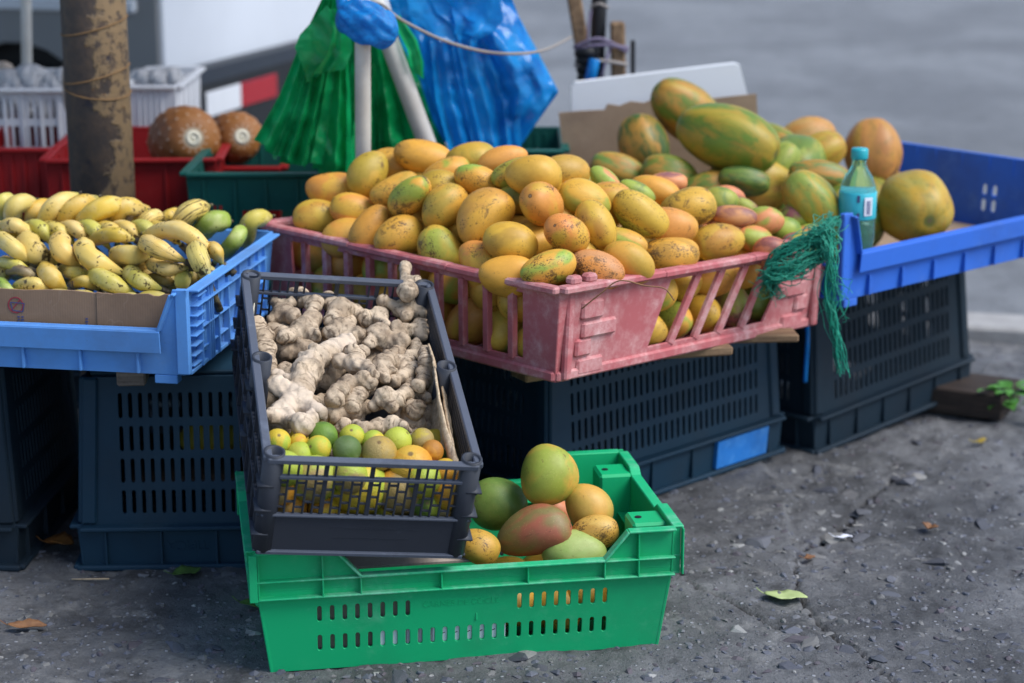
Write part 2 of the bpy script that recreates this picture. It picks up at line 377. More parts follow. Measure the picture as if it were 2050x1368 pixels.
def m_cardboard(name, a, b, flute=260.0, axis=0):
    t = NT(name); co = t.coord(rnd=False)
    n1 = t.noise(co, 7, 5, 0.6); n2 = t.noise(co, 120, 5, 0.7)
    sx = t.new('ShaderNodeSeparateXYZ'); t.l.new(co, sx.inputs[0])
    w = t.math('SINE', t.math('ADD', t.math('MULTIPLY', sx.outputs[axis], flute*2*math.pi), t.math('MULTIPLY', n1, 2.0)))
    c = t.mix(t.step(n1, 0.35, 0.7), a, b)
    c = t.mix(t.step(n2, 0.5, 0.8, 0, 0.3), c, (0.16, 0.11, 0.07))
    cr = t.step(t.math('ABSOLUTE', t.math('SUBTRACT', t.noise(co, 13, 2, 0.5, 1.2), 0.5)), 0.0, 0.010, 0.12, 0)
    c = t.mix(cr, c, (0.45, 0.36, 0.28))
    return t.fin(c, 0.82, t.bump(w, 0.05, 0.0015, t.bump(n1, 0.4, 0.006)), Specular_IOR_Level=0.2)
M['cardboard'] = m_cardboard('cardboard', (0.27, 0.175, 0.115), (0.21, 0.135, 0.09))
M['cardboard_pale'] = m_cardboard('cardboard_pale', (0.36, 0.26, 0.175), (0.27, 0.19, 0.13), 150)
M['cardboard_grey'] = m_cardboard('cardboard_grey', (0.40, 0.34, 0.29), (0.30, 0.25, 0.21), 150)

def m_wood(name, a, b, sc=60.0):
    t = NT(name); co = t.coord((1, 9, 9))
    n = t.noise(co, sc/6, 5, 0.65, 0.6); f = t.noise(t.coord(), 200, 4)
    c = t.mix(t.step(n, 0.35, 0.65), a, b)
    return t.fin(t.mix(t.step(f, 0.5, 0.8, 0, 0.4), c, (0.06, 0.045, 0.035)), 0.8, t.bump(n, 0.5, 0.003), Specular_IOR_Level=0.2)
M['wood'] = m_wood('raw_wood', (0.26, 0.17, 0.10), (0.16, 0.10, 0.06))
M['wood_grey'] = m_wood('weathered_wood', (0.24, 0.20, 0.17), (0.13, 0.105, 0.09))
M['wood_dark'] = m_wood('dark_wood', (0.055, 0.04, 0.033), (0.03, 0.024, 0.022))
M['husk'] = m_wood('dry_husk', (0.60, 0.47, 0.32), (0.42, 0.31, 0.20), 90)

def m_rust():
    t = NT('rusty_steel'); co = t.coord(rnd=False)
    big = t.noise(co, 7, 6, 0.68, 0.3); fine = t.noise(co, 45, 6, 0.7)
    c = t.mix(t.step(fine, 0.35, 0.7), (0.060, 0.048, 0.043), (0.105, 0.072, 0.052))
    sx = t.new('ShaderNodeSeparateXYZ'); t.l.new(co, sx.inputs[0])
    # flaked, sandy side of the pole
    sel = t.math('ADD', t.math('MULTIPLY', sx.outputs[0], 9.0), t.math('MULTIPLY', t.math('SUBTRACT', big, 0.5), 2.1))
    fl = t.math('MULTIPLY', t.step(sel, 0.20, 0.30), t.step(fine, 0.62, 0.52))
    c = t.mix(fl, c, (0.26, 0.175, 0.095))
    c = t.mix(t.step(t.noise(co, 16, 5, 0.7), 0.56, 0.66, 0, 0.75), c, (0.022, 0.022, 0.035))
    c = t.mix(t.step(t.noise(co, 28, 4, 0.7), 0.66, 0.72, 0, 0.7), c, (0.20, 0.095, 0.03))
    return t.fin(c, 0.62, t.bump(t.math('ADD', fine, fl), 0.45, 0.004), Specular_IOR_Level=0.4)
M['rust'] = m_rust()
t = NT('rust_wire'); M['wire'] = t.fin((0.22, 0.12, 0.045), 0.7)

def m_film(name, a, b, rough=0.22, tr=0.45):
    t = NT(name); co = t.coord(rnd=False)
    c = t.mix(t.step(t.noise(co, 12, 4, 0.6), 0.35, 0.7), a, b)
    p = t.fin(c, rough, t.bump(t.noise(co, 40, 3, 0.5, 0.8), 0.35, 0.004), Specular_IOR_Level=0.5)
    tl = t.new('ShaderNodeBsdfTranslucent'); t.l.new(c, tl.inputs[0]); mx = t.new('ShaderNodeMixShader'); mx.inputs[0].default_value = tr
    t.l.new(t.p.outputs[0], mx.inputs[1]); t.l.new(tl.outputs[0], mx.inputs[2]); t.l.new(mx.outputs[0], t.n['Material Output'].inputs[0])
    return p
M['green_film'] = m_film('green_film', (0.010, 0.44, 0.14), (0.006, 0.27, 0.08))
M['blue_film'] = m_film('blue_film', (0.014, 0.34, 0.80), (0.008, 0.20, 0.60))
M['clear_film'] = m_film('clear_film', (0.66, 0.67, 0.70), (0.50, 0.50, 0.52), 0.25, 0.4)
def m_plain(name, col, rough=0.6, var=0.25, sc=30, **kw):
    t = NT(name); co = t.coord(); n = t.noise(co, sc, 5, 0.6)
    return t.fin(t.mix(t.step(n, 0.3, 0.75, 0, var), col, tuple(x*0.45 for x in col)), rough, t.bump(n, 0.15, 0.002), **kw)
M['twine'] = m_plain('twine', (0.30, 0.27, 0.25), 0.8, 0.4, 200)
M['net'] = m_plain('net_fibre', (0.010, 0.30, 0.20), 0.55, 0.4, 120)
M['violet_cord'] = m_plain('violet_cord', (0.17, 0.14, 0.22), 0.7)
M['van_shaded'] = m_plain('van_paint_shaded', (0.21, 0.22, 0.235), 0.3, 0.15, 3)  # darker version of the white van paint: shade on the side put into the colour
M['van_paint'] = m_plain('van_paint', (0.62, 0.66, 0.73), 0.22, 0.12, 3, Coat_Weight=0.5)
M['van_glass'] = m_plain('van_glass', (0.02, 0.025, 0.03), 0.08, 0.0)
M['red_lens'] = m_plain('red_lens', (0.34, 0.010, 0.018), 0.2, 0.2)
M['olive_lens'] = m_plain('olive_lens', (0.20, 0.19, 0.09), 0.25, 0.3)
M['tape_white'] = m_plain('tape_white', (0.66, 0.68, 0.72), 0.4, 0.15)
M['black'] = m_plain('black_steel', (0.014, 0.016, 0.022), 0.45, 0.3)
M['print_blue'] = m_plain('print_blue', (0.06, 0.07, 0.20), 0.8, 0.4, 120)
M['print_red'] = m_plain('print_red', (0.30, 0.03, 0.05), 0.8, 0.3, 120)
M['print_black'] = m_plain('print_black', (0.03, 0.03, 0.035), 0.8, 0.3, 120)
M['paper'] = m_plain('paper', (0.74, 0.76, 0.84), 0.7, 0.1)
M['cap'] = m_plain('cap_plastic', (0.012, 0.36, 0.42), 0.35, 0.1)
M['label_film'] = m_plain('label_film', (0.03, 0.42, 0.52), 0.35, 0.25, 40)
t = NT('bottle_plastic'); M['bottle'] = t.fin((0.55, 0.93, 0.86), 0.05, None, Transmission_Weight=0.92, IOR=1.25)
t = NT('soda'); M['soda'] = t.fin((0.10, 0.52, 0.36), 0.02, None, Transmission_Weight=0.9, IOR=1.3)
def m_leaf(name, a, b):
    t = NT(name); co = t.coord()
    n = t.noise(co, 60, 5, 0.65)
    c = t.mix(t.step(n, 0.35, 0.7), a, b)
    return t.fin(c, 0.6, t.bump(n, 0.3, 0.002), Specular_IOR_Level=0.3)
M['leaf_pale'] = m_leaf('pale_leaf', (0.42, 0.50, 0.22), (0.36, 0.44, 0.18))
M['leaf_green'] = m_leaf('green_leaf', (0.09, 0.17, 0.035), (0.06, 0.12, 0.025))
M['leaf_brown'] = m_leaf('brown_leaf', (0.26, 0.13, 0.06), (0.15, 0.07, 0.035))
M['leaf_orange'] = m_leaf('orange_leaf', (0.30, 0.13, 0.03), (0.20, 0.075, 0.02))
M['leaf_yellow'] = m_leaf('yellow_leaf', (0.45, 0.36, 0.06), (0.32, 0.22, 0.04))
M['weed'] = m_leaf('weed_leaf', (0.10, 0.30, 0.05), (0.06, 0.20, 0.03))

def m_ground():
    t = NT('rough_concrete'); co = t.coord(rnd=False)
    big = t.noise(co, 2.3, 6, 0.65); mid = t.noise(co, 14, 6, 0.7); fine = t.noise(co, 170, 5, 0.75)
    c = t.mix(t.step(big, 0.36, 0.64), (0.070, 0.072, 0.076), (0.165, 0.168, 0.176))
    c = t.mix(t.step(mid, 0.50, 0.68, 0, 0.75), c, (0.028, 0.028, 0.030))
    c = t.mix(t.step(mid, 0.44, 0.30, 0, 0.6), c, (0.23, 0.232, 0.236))
    c = t.mix(t.step(fine, 0.54, 0.70, 0, 0.7), c, (0.022, 0.022, 0.024))
    c = t.mix(t.step(fine, 0.42, 0.32, 0, 0.5), c, (0.27, 0.27, 0.275))
    c = t.mix(t.step(t.noise(co, 7.5, 7, 0.72, 0.5), 0.54, 0.66, 0, 0.55), c, (0.24, 0.238, 0.232))
    c = t.mix(t.step(t.noise(co, 4.1, 6, 0.7, 0.5), 0.56, 0.68, 0, 0.6), c, (0.045, 0.045, 0.049))
    v = t.new('ShaderNodeTexVoronoi'); t.l.new(co, v.inputs['Vector']); v.inputs['Scale'].default_value = 85
    pm = t.step(v.outputs['Distance'], 0.20, 0.30, 1, 0)
    sel = t.new('ShaderNodeSeparateColor'); t.l.new(v.outputs['Color'], sel.inputs[0])
    pm = t.math('MULTIPLY', pm, t.step(sel.outputs[0], 0.62, 0.66))
    c = t.mix(pm, c, t.mix(sel.outputs[1], (0.08, 0.085, 0.10), (0.33, 0.34, 0.37)))
    at = t.new('ShaderNodeAttribute', attribute_name='crack').outputs['Fac']
    c = t.mix(t.step(at, 0.25, 0.8, 0, 0.85), c, (0.022, 0.021, 0.022))
    h = t.math('ADD', t.math('MULTIPLY', fine, 0.6), t.math('ADD', mid, t.math('MULTIPLY', pm, 0.5)))
    return t.fin(c, t.math('ADD', 0.5, t.math('MULTIPLY', mid, 0.35)), t.bump(h, 0.9, 0.008), Specular_IOR_Level=0.45)
M['ground'] = m_ground()
t = NT('asphalt'); co = t.coord(rnd=False)
n1 = t.noise(co, 0.8, 7, 0.7, 0.4); n2 = t.noise(co, 90, 4, 0.7); n3 = t.noise(co, 9, 6, 0.75)
c = t.mix(t.step(n1, 0.38, 0.62), (0.155, 0.163, 0.175), (0.235, 0.246, 0.26)); c = t.mix(t.step(n3, 0.48, 0.66, 0, 0.6), c, (0.09, 0.094, 0.10)); c = t.mix(t.step(n3, 0.38, 0.26, 0, 0.7), c, (0.34, 0.35, 0.36)); c = t.mix(t.step(n2, 0.45, 0.7, 0, 0.6), c, (0.07, 0.07, 0.075))
M['asphalt'] = t.fin(c, 0.75, t.bump(n2, 0.6, 0.01), Specular_IOR_Level=0.35)
M['kerb'] = m_plain('kerb_stone', (0.36, 0.35, 0.34), 0.85, 0.4, 25)
t = NT('stone'); col, al, rn = t.ocol(); co = t.coord(); n = t.noise(co, 130, 5, 0.7)
c = t.mix(t.step(n, 0.4, 0.7, 0, 0.6), col, t.mix(0.6, col, (0.12, 0.115, 0.11)))
M['stone'] = t.fin(c, 0.7, t.bump(n, 0.4, 0.002), Specular_IOR_Level=0.4)

# ------------------------------------------------------------------ ground: pavement, kerb, road
def vnoise(x, y, cell, seed):
    g = np.random.default_rng(seed).random((256, 256)); X = x/cell+1000.3; Y = y/cell+1000.7
    xi = np.floor(X).astype(int); yi = np.floor(Y).astype(int); fx = X-xi; fy = Y-yi
    fx = fx*fx*(3-2*fx); fy = fy*fy*(3-2*fy); a = g[xi % 256, yi % 256]; b = g[(xi+1) % 256, yi % 256]; c = g[xi % 256, (yi+1) % 256]; d = g[(xi+1) % 256, (yi+1) % 256]
    return (a*(1-fx)+b*fx)*(1-fy)+(c*(1-fx)+d*fx)*fy - 0.5
def seg_dist(x, y, P):
    D = np.full(x.shape, 9.0)
    for (ax, ay), (bx, by) in zip(P[:-1], P[1:]):
        dx, dy = bx-ax, by-ay; t = np.clip(((x-ax)*dx+(y-ay)*dy)/(dx*dx+dy*dy), 0, 1)
        D = np.minimum(D, np.hypot(x-ax-t*dx, y-ay-t*dy))
    return D
def gpt(*uv): return [tuple(at_z(u, v, 0)[:2]) for u, v in uv]
CRACKS = [(gpt((1338, 1148), (1372, 1160), (1388, 1185), (1428, 1196), (1490, 1222), (1548, 1252), (1600, 1275), (1640, 1302)), 0.0035, 0.010),
          (gpt((1585, 1118), (1598, 1160), (1590, 1185), (1606, 1215), (1640, 1250), (1690, 1290), (1730, 1320), (1790, 1372), (1850, 1430)), 0.0042, 0.012),
          (gpt((1372, 1155), (1440, 1152), (1520, 1160), (1585, 1150)), 0.0022, 0.006),
          (gpt((1530, 1105), (1590, 1092), (1640, 1070), (1680, 1040), (1720, 1000), (1755, 965), (1790, 940), (1830, 925)), 0.010, 0.018)]
def gz(x, y):
    """height of the worn pavement at x, y (arrays)"""
    h = 0.011*vnoise(x, y, 0.55, 1)+0.007*vnoise(x, y, 0.16, 2)+0.0070*vnoise(x, y, 0.045, 3)+0.0038*vnoise(x, y, 0.016, 4)
    # the surface has broken away to the right of the long break
    wob = 0.05*vnoise(x, y, 0.09, 5)
    ln = np.minimum((x-0.47-wob)*1.0, (y-2.98+wob)*1.0)
    s = np.clip(ln/0.02, 0, 1); h = h - 0.016*s*s*(3-2*s) + 0.008*s*vnoise(x, y, 0.03, 6)
    cr = np.zeros_like(x)
    wb = 0.012*vnoise(x, y, 0.03, 7)+0.006*vnoise(x, y, 0.012, 8)
    for P, w, d in CRACKS:
        q = np.clip(1-(seg_dist(x+wb, y-wb, P))/(w*(1+0.9*vnoise(x, y, 0.06, 9))), 0, 1); cr = np.maximum(cr, q); h = h-d*q
    return h, cr
xs = np.concatenate([-np.geomspace(12, 1.15, 26), np.arange(-1.12, 1.36, 0.0052), np.geomspace(1.38, 12, 26)])
ys = np.concatenate([-np.geomspace(9, 0.3, 12), np.arange(0, 2.2, 0.06), np.arange(2.2, 4.47, 0.0058)])
KY0 = lambda x: 4.78-0.235*x          # near edge of the kerb
XX, YY = np.meshgrid(xs, ys); 
frac = (YY-(-9))/(4.47+9)
top = KY0(XX); Y2 = np.where(YY > 4.0, 4.0+(YY-4.0)*(top-4.0)/(ys[-1]-4.0), YY)
ZZ, CR = gz(XX, Y2)
ZZ = np.where(np.abs(XX) > 1.5, ZZ*0.3, ZZ)
nx, ny = len(xs), len(ys)
me = bpy.data.meshes.new('pavement'); V = np.stack([XX, Y2, ZZ], -1).reshape(-1, 3)
I = (np.arange(ny-1)[:, None]*nx+np.arange(nx-1)[None, :]).reshape(-1); Fq = np.stack([I, I+1, I+nx+1, I+nx], 1)
me.vertices.add(len(V)); me.vertices.foreach_set('co', V.ravel()); me.loops.add(Fq.size); me.loops.foreach_set('vertex_index', Fq.ravel())
me.polygons.add(len(Fq)); me.polygons.foreach_set('loop_start', np.arange(len(Fq))*4); me.polygons.foreach_set('use_smooth', np.ones(len(Fq), bool)); me.update()
a = me.attributes.new('crack', 'FLOAT', 'POINT'); a.data.foreach_set('value', CR.ravel())
pavement = mesh_obj('pavement', me, M['ground']); pavement['kind'] = 'structure'
def ground_z(x, y): return float(gz(np.array([x]), np.array([y]))[0][0])
# stones set in the concrete
def hull_stone(seed):
    r = random.Random(seed); bm = bmesh.new()
    for k in range(15):
        v = Vector((r.gauss(0, 1), r.gauss(0, 1), r.gauss(0, 1))).normalized()
        bm.verts.new((v.x*r.uniform(.8, 1.1), v.y*r.uniform(.55, .85), v.z*r.uniform(.35, .5)))
    bmesh.ops.convex_hull(bm, input=bm.verts)
    bmesh.ops.delete(bm, geom=[v for v in bm.verts if not v.link_faces], context='VERTS')
    return bm_mesh('stone', bm)
STONES = [hull_stone(k) for k in range(9)]
SCOL = [(0.088, 0.096, 0.122), (0.060, 0.066, 0.088), (0.115, 0.122, 0.148), (0.135, 0.135, 0.135), (0.075, 0.082, 0.102), (0.080, 0.070, 0.084), (0.24, 0.24, 0.235), (0.12, 0.10, 0.09)]
rs = random.Random(5)
def in_view(x, y):
    d = y*CP+CAMH*SP; u = CXP+FPX*x/d; return -30 < u < 2080
n = 0
while n < 262:
    y = 2.46+1.9*rs.random()**2.0; x = rs.uniform(-0.9, 1.1)
    if not in_view(x, y): continue
    n += 1; s = (0.008+0.019*rs.random()**2.2)*(1.0 if y < 3.2 else 1.2)
    o = bpy.data.objects.new('stone', STONES[rs.randrange(9)])
    if not o.data.materials: o.data.materials.append(M['stone'])
    link(o, pavement); jt = rs.uniform(.7, 1.25); o.color = (*[c*jt for c in rs.choice(SCOL[:7] if rs.random() < .9 else SCOL)], 1)
    o.scale = (s*rs.uniform(.8, 1.3), s, s*0.7); o.rotation_euler = (rs.uniform(-.2, .2), rs.uniform(-.2, .2), rs.uniform(0, 6.3)); o.location = (x, y, ground_z(x, y)-s*0.03)
# rubble along the broken edge of the concrete
BR = CRACKS[3][0]
for k in range(34):
    j = rs.randrange(len(BR)-1); f = rs.random(); x = BR[j][0]*(1-f)+BR[j+1][0]*f+rs.gauss(0, .018); y = BR[j][1]*(1-f)+BR[j+1][1]*f+rs.gauss(0, .018); s = .008+.022*rs.random()**2
    o = bpy.data.objects.new('stone', STONES[rs.randrange(9)]); link(o, pavement); jt = rs.uniform(.7, 1.2); o.color = (*[c*jt for c in rs.choice(((.22, .215, .205), (.16, .16, .165), (.10, .105, .125)))], 1)
    o.scale = (s*1.2, s, s*.8); o.rotation_euler = (rs.uniform(-.3, .3), rs.uniform(-.3, .3), rs.uniform(0, 6.3)); o.location = (x, y, ground_z(x, y)+s*.02)
# the uncountable small aggregate
Vs, Fs = [], []; rg = random.Random(9)
base = [(np.array([v.co for v in m.vertices]), [tuple(p.vertices) for p in m.polygons]) for m in STONES]
pts = []
while len(pts) < 6500:
    y = 2.43+2.1*rg.random()**1.7; x = rg.uniform(-1.0, 1.25)
    if in_view(x, y): pts.append((x, y))
px = np.array(pts); pz = gz(px[:, 0], px[:, 1])[0]
for (x, y), z in zip(pts, pz):
    bv, bf = base[rg.randrange(9)]; s = 0.0022+0.0085*rg.random()**2.4; a = rg.uniform(0, 6.3); ca, sa = math.cos(a), math.sin(a)
    o = len(Vs); w = bv*s; Vs.extend(np.stack([w[:, 0]*ca-w[:, 1]*sa+x, w[:, 0]*sa+w[:, 1]*ca+y, w[:, 2]+z-s*0.02], 1).tolist()); Fs.extend([tuple(i+o for i in f) for f in bf])
me = bpy.data.meshes.new('gravel'); me.from_pydata(Vs, [], Fs)
t = NT('gravel_stone'); isl = t.new('ShaderNodeNewGeometry').outputs['Random Per Island']
rp = t.new('ShaderNodeValToRGB'); t.l.new(isl, rp.inputs[0]); rp.color_ramp.interpolation = 'CONSTANT'
for k, (ps, cc) in enumerate(((0, SCOL[0]), (.3, SCOL[3]), (.5, SCOL[1]), (.65, (.125, .13, .145)), (.80, SCOL[5]), (.965, (.27, .27, .265)))):
    e = rp.color_ramp.elements[k] if k < 2 else rp.color_ramp.elements.new(ps); e.position = ps; e.color = (*cc, 1)
gm = t.fin(rp.outputs[0], 0.75)
g = mesh_obj('gravel', me, gm); tag(g, 'small loose grit and aggregate showing in the worn pavement', 'gravel', kind='stuff')
# kerb and road
x0, x1 = -14.0, 14.0; kd = Vector((1, -0.235, 0)).normalized(); kn = Vector((0.235, 1, 0)).normalized(); kyaw = math.degrees(math.atan2(kd.y, kd.x))
ker = MB(); c0 = Vector((0, KY0(0), 0))
kerb = empty('kerb', c0); kerb['kind'] = 'structure'
for k in range(-12, 14):
    m = MB(); m.box(kd*(k*0.75+0.3)+kn*0.079+Vector((0, 0, -0.095)), (0.742, 0.15, 0.22), rotm(kyaw), 0.008); m.build('kerb_stone', M['kerb'], kerb)
rd = MB(); bmr = rd.bm
q = [c0+kd*-90+kn*0.155, c0+kd*90+kn*0.155, c0+kd*90+kn*160, c0+kd*-90+kn*160]
bmr.faces.new([bmr.verts.new((p.x, p.y, -0.10)) for p in q]); road = rd.build('road', M['asphalt']); road['kind'] = 'structure'

# ------------------------------------------------------------------ crates
def crate_root(name, pos, yaw, tilt, roll, label, group=None):
    e = empty(name, pos, rotm(yaw, tilt, roll)); return tag(e, label, 'crate', group)
def base_slab(root, W, D, fl, mat, z=0.004, th=0.005):
    MB().box((0, 0, z), (W-2*fl-0.004, D-2*fl-0.004, th)).build('base', mat, root)

# bright green crate, standing on the pavement
GW, GD, GH, GF = 0.613, 0.374, 0.187, 0.047
green = crate_root('green_crate', (-0.091, 2.796, 0.0), 9.8, 0, 0, 'bright green plastic crate on the pavement holding large mangoes under the grey crate')
gm_ = M['green_plastic']; TH = 0.004
WH = 0.122/GH                                           # wall below the collar
def green_wall(side):
    fl = GF*0.62; Mx, b, tp, S = side_frame(side, GW-2*(GF-fl)*0.62, GD-2*(GF-fl)*0.62, 0.128, fl*0.55, TH)
    holes = []; pit = 0.0177 if side in ('front', 'back') else 0.0177
    if side in ('front', 'back'):
        for k in range(24): holes.append(slot((k-11.5)*pit-0.006, 0.042, 0.0075, 0.026))
        for k in range(8): holes.append(slot((k-11.5)*pit-0.006, 0.088, 0.0075, 0.026)); holes.append(slot((k+4.5)*pit-0.006, 0.088, 0.0075, 0.026))
    else:
        for r in (0.042, 0.088):
            for k in range(9): holes.append(slot((k-4)*pit, r, 0.0075, 0.026))
    return flat_panel('wall_panel', [(-b, 0), (b, 0), (tp, S), (-tp, S)], holes, TH, Mx, gm_, green), Mx
for sd in ('front', 'right', 'back', 'left'):
    p, Mx = green_wall(sd)
    if sd == 'front':
        text_mesh('embossed_text', 'CARNES DE COCLE', 0.0125, 0.0003, Mx @ Matrix.Translation((-0.01, 0.092, TH/2+0.0003)), gm_, green)
        MB().box(Mx @ Vector((0.012, 0.068, TH/2)), (0.003, 0.0025, 0.011)).build('moulding_mark', gm_, green)
base_slab(green, GW, GD, GF, gm_)
# collar: stepped outline on the long sides
def collar(side):
    L = (GW if side in ('front', 'back') else GD); z0, zl, zt = 0.118, 0.146, GH
    long_ = side in ('front', 'back')
    Mx, b, tp, S = side_frame(side, GW-0.020, GD-0.020, GH, 0.004, 0.003)
    h = L/2-0.010
    if long_:
        xa, xb, xc, xd = -h+0.177*L, -h+0.236*L, -h+0.80*L, -h+0.855*L
        out = [(-h, z0), (h, z0), (h, zt), (xd, zt), (xc, zl), (xb, zl), (xa, zt), (-h, zt)]
        ribs = [(0.15, zt), (0.236, zl), (0.42, zl), (0.62, zl), (0.80, zl), (0.88, zt), (0.006, zt), (0.985, zt)]
        lip = [(-h, zt), (xa, zt), (xb, zl), (xc, zl), (xd, zt), (h, zt)]
    else:
        xa, xb, xc, xd = -h+0.26*L, -h+0.30*L, -h+0.70*L, -h+0.74*L; zm = zt-0.010
        out = [(-h, z0), (h, z0), (h, zt), (xd, zt), (xc, zm), (xb, zm), (xa, zt), (-h, zt)]
        ribs = [(0.006, zt), (0.25, zt), (0.5, zm), (0.75, zt), (0.985, zt)]; lip = [(-h, zt), (xa, zt), (xb, zm), (xc, zm), (xd, zt), (h, zt)]
    flat_panel('collar', out, [], 0.003, Mx, gm_, green)
    m = MB()
    for p, q in zip(lip[:-1], lip[1:]): m.bar(Mx @ Vector((p[0], p[1], 0.007)), Mx @ Vector((q[0], q[1], 0.007)), 0.016, 0.0035)
    m.build('rim', M['green_rim'], green)
    m = MB(); m.bar(Mx @ Vector((-h, zl-0.002, 0.006)), Mx @ Vector((h, zl-0.002, 0.006)), 0.012, 0.0025); m.bar(Mx @ Vector((-h, z0, 0.006)), Mx @ Vector((h, z0, 0.006)), 0.012, 0.003)
    m.build('ledge', M['green_rim'], green)
    for f, zz in ribs:
        x = -h+f*L; MB().box(Mx @ Vector((x, (z0+zz)/2, 0.006)), (0.0025, 0.011, zz-z0) if long_ else (0.011, 0.0025, zz-z0)).build('rib', gm_, green)
    # inner skirt between wall and collar
    m = MB(); m.bar(Mx @ Vector((-h, z0+0.001, -0.010)), Mx @ Vector((h, z0+0.001, -0.010)), 0.022, 0.0025); m.build('skirt', gm_, green)
for sd in ('front', 'right', 'back', 'left'): collar(sd)
# hollow stacking corners on the short end
for sy in (-1, 1):
    x = GW/2-0.036; y = sy*0.112
    m = MB(); m.box((x, y, GH-0.052), (0.052, 0.056, 0.092), None, 0.004); m.build('corner_block', gm_, green)
    m = MB(); m.tube((x-0.012, y, GH-0.0059), (x-0.012, y, GH-0.0049), 0.005); m.build('drain_hole', M['black'], green)
    x = -x; m = MB(); m.box((x, y, GH-0.052), (0.052, 0.056, 0.092), None, 0.004); m.build('corner_block', gm_, green)

# dark grey crate, tilted on the green one
CW, CD, CH = 0.2965, 0.4884, 0.160
grey = crate_root('grey_crate', (-0.2504, 2.791, 0.2575), 10.6, 18.2, 6.4, 'dark grey lattice crate tilted forward on the green crate, full of ginger and citrus')
GRM = Matrix.Translation((-0.2504, 2.791, 0.2575)) @ rotm(10.6, 18.2, 6.4).to_4x4(); gy = M['grey_plastic']
MB().box((0, 0, 0.003), (CW-0.02, CD-0.02, 0.006)).build('base', gy, grey)
def lattice(side):
    Mx, b, tp, S = side_frame(side, CW-0.012, CD-0.012, CH, 0.0, 0.004); h = b-0.018
    zs, zm = 0.066, 0.128
    flat_panel('lower_panel', [(-b, 0.0), (b, 0.0), (b, zs), (-b, zs)], [], 0.004, Mx, gy, grey)
    m = MB(); m.bar(Mx @ Vector((-b, zs, 0.002)), Mx @ Vector((b, zs, 0.002)), 0.008, 0.004); m.bar(Mx @ Vector((-h, zm, 0.001)), Mx @ Vector((h, zm, 0.001)), 0.007, 0.0055)
    m.bar(Mx @ Vector((-b, 0.004, 0.003)), Mx @ Vector((b, 0.004, 0.003)), 0.008, 0.006); m.build('rail', M['grey_sky_sheen'], grey)
    N = 20; pit = 2*h/N
    for k in range(N+1):
        x = -h+k*pit; w = 0.0062 if k in (5, 10, 15) else 0.0028
        m = MB(); m.box(Mx @ Vector((x, (zs+zm)/2, 0)), (w, 0.004, zm-zs-0.004), None, 0.0005)
        if k % 1 == 0 and not (7 <= k <= 13 and k not in (10,)): m.box(Mx @ Vector((x, (zm+CH)/2-0.003, 0)), (w, 0.004, CH-zm-0.010), None, 0.0005)
        m.build('lattice_bar', gy, grey)
    m = MB()
    for k in range(N):
        for zz in ((0.087, 0.108) if k % 2 else (0.078, 0.098, 0.118)): m.box(Mx @ Vector((-h+(k+.5)*pit, zz, 0)), (pit-0.003, 0.003, 0.0022), None, 0)
    m.build('lattice_crossbar', gy, grey)['kind'] = 'stuff'
    if side == 'front':
        m = MB(); rr = random.Random(3)
        for row, (xa, xb) in ((0.046, (-0.045, 0.075)), (0.030, (-0.040, 0.065))):
            x = xa
            while x < xb:
                w = rr.uniform(0.003, 0.006); m.box(Mx @ Vector((x, row+rr.uniform(-.0006, .0006), 0.0022)), (w, 0.0008, 0.0016), None, 0); x += w+0.0018
        m.build('embossed_marks', gy, grey)
for sd in ('front', 'back'): lattice(sd)
def slatted(side):
    Mx, b, tp, S = side_frame(side, CW-0.012, CD-0.012, CH, 0.0, 0.0035)
    holes = []
    for k in range(44):
        x = -b+0.03+k*(2*b-0.06)/43
        if abs(x) < 0.022: continue
        for z0, z1 in ((0.016, 0.058), (0.066, 0.104), (0.112, 0.150)): holes.append(rect(x-0.0022, z0, x+0.0022, z1))
    flat_panel('side_panel', [(-b, 0), (b, 0), (b, CH-0.004), (-b, CH-0.004)], holes, 0.0035, Mx, gy, grey, 0.0003)
    m = MB()
    for z in (0.004, 0.062, 0.108): m.bar(Mx @ Vector((-b, z, 0.003)), Mx @ Vector((b, z, 0.003)), 0.008, 0.003)
    m.build('rail', gy, grey)
    for k in range(9):
        x = -b+0.02+k*(2*b-0.04)/8; MB().box(Mx @ Vector((x, CH/2, 0.003)), (0.008, 0.003, CH-0.006), None, 0.0005).build('rib', gy, grey)
for sd in ('left', 'right'): slatted(sd)
for (p, q) in (((-1, -1), (1, -1)), ((1, -1), (1, 1)), ((1, 1), (-1, 1)), ((-1, 1), (-1, -1))):
    ax, ay = CW/2-0.006, CD/2-0.006
    m = MB(); m.bar((p[0]*ax, p[1]*ay, CH-0.004), (q[0]*ax, q[1]*ay, CH-0.004), 0.012, 0.0085, 0.0015); m.build('rim', M['grey_sky_sheen'], grey)
for sx in (-1, 1):
    for sy, yy in ((-1, -CD/2+0.015), (0, 0.0), (1, CD/2-0.015)):
        x = sx*(CW/2-0.015)
        m = MB(); m.ring((x, yy, 0.004), (x, yy, CH+0.003), 0.0145, 0.0112, 20)
        for z in (0.035, 0.075, 0.115): m.box((x+sx*0.008, yy, z), (0.022, 0.030, 0.0025), None, 0)
        m.build('corner_tube' if sy else 'side_tube', gy, grey, True)
        m = MB(); m.tube((x, yy, CH-0.055), (x, yy, CH-0.052), 0.0110); m.build('tube_floor', M['black'], grey)

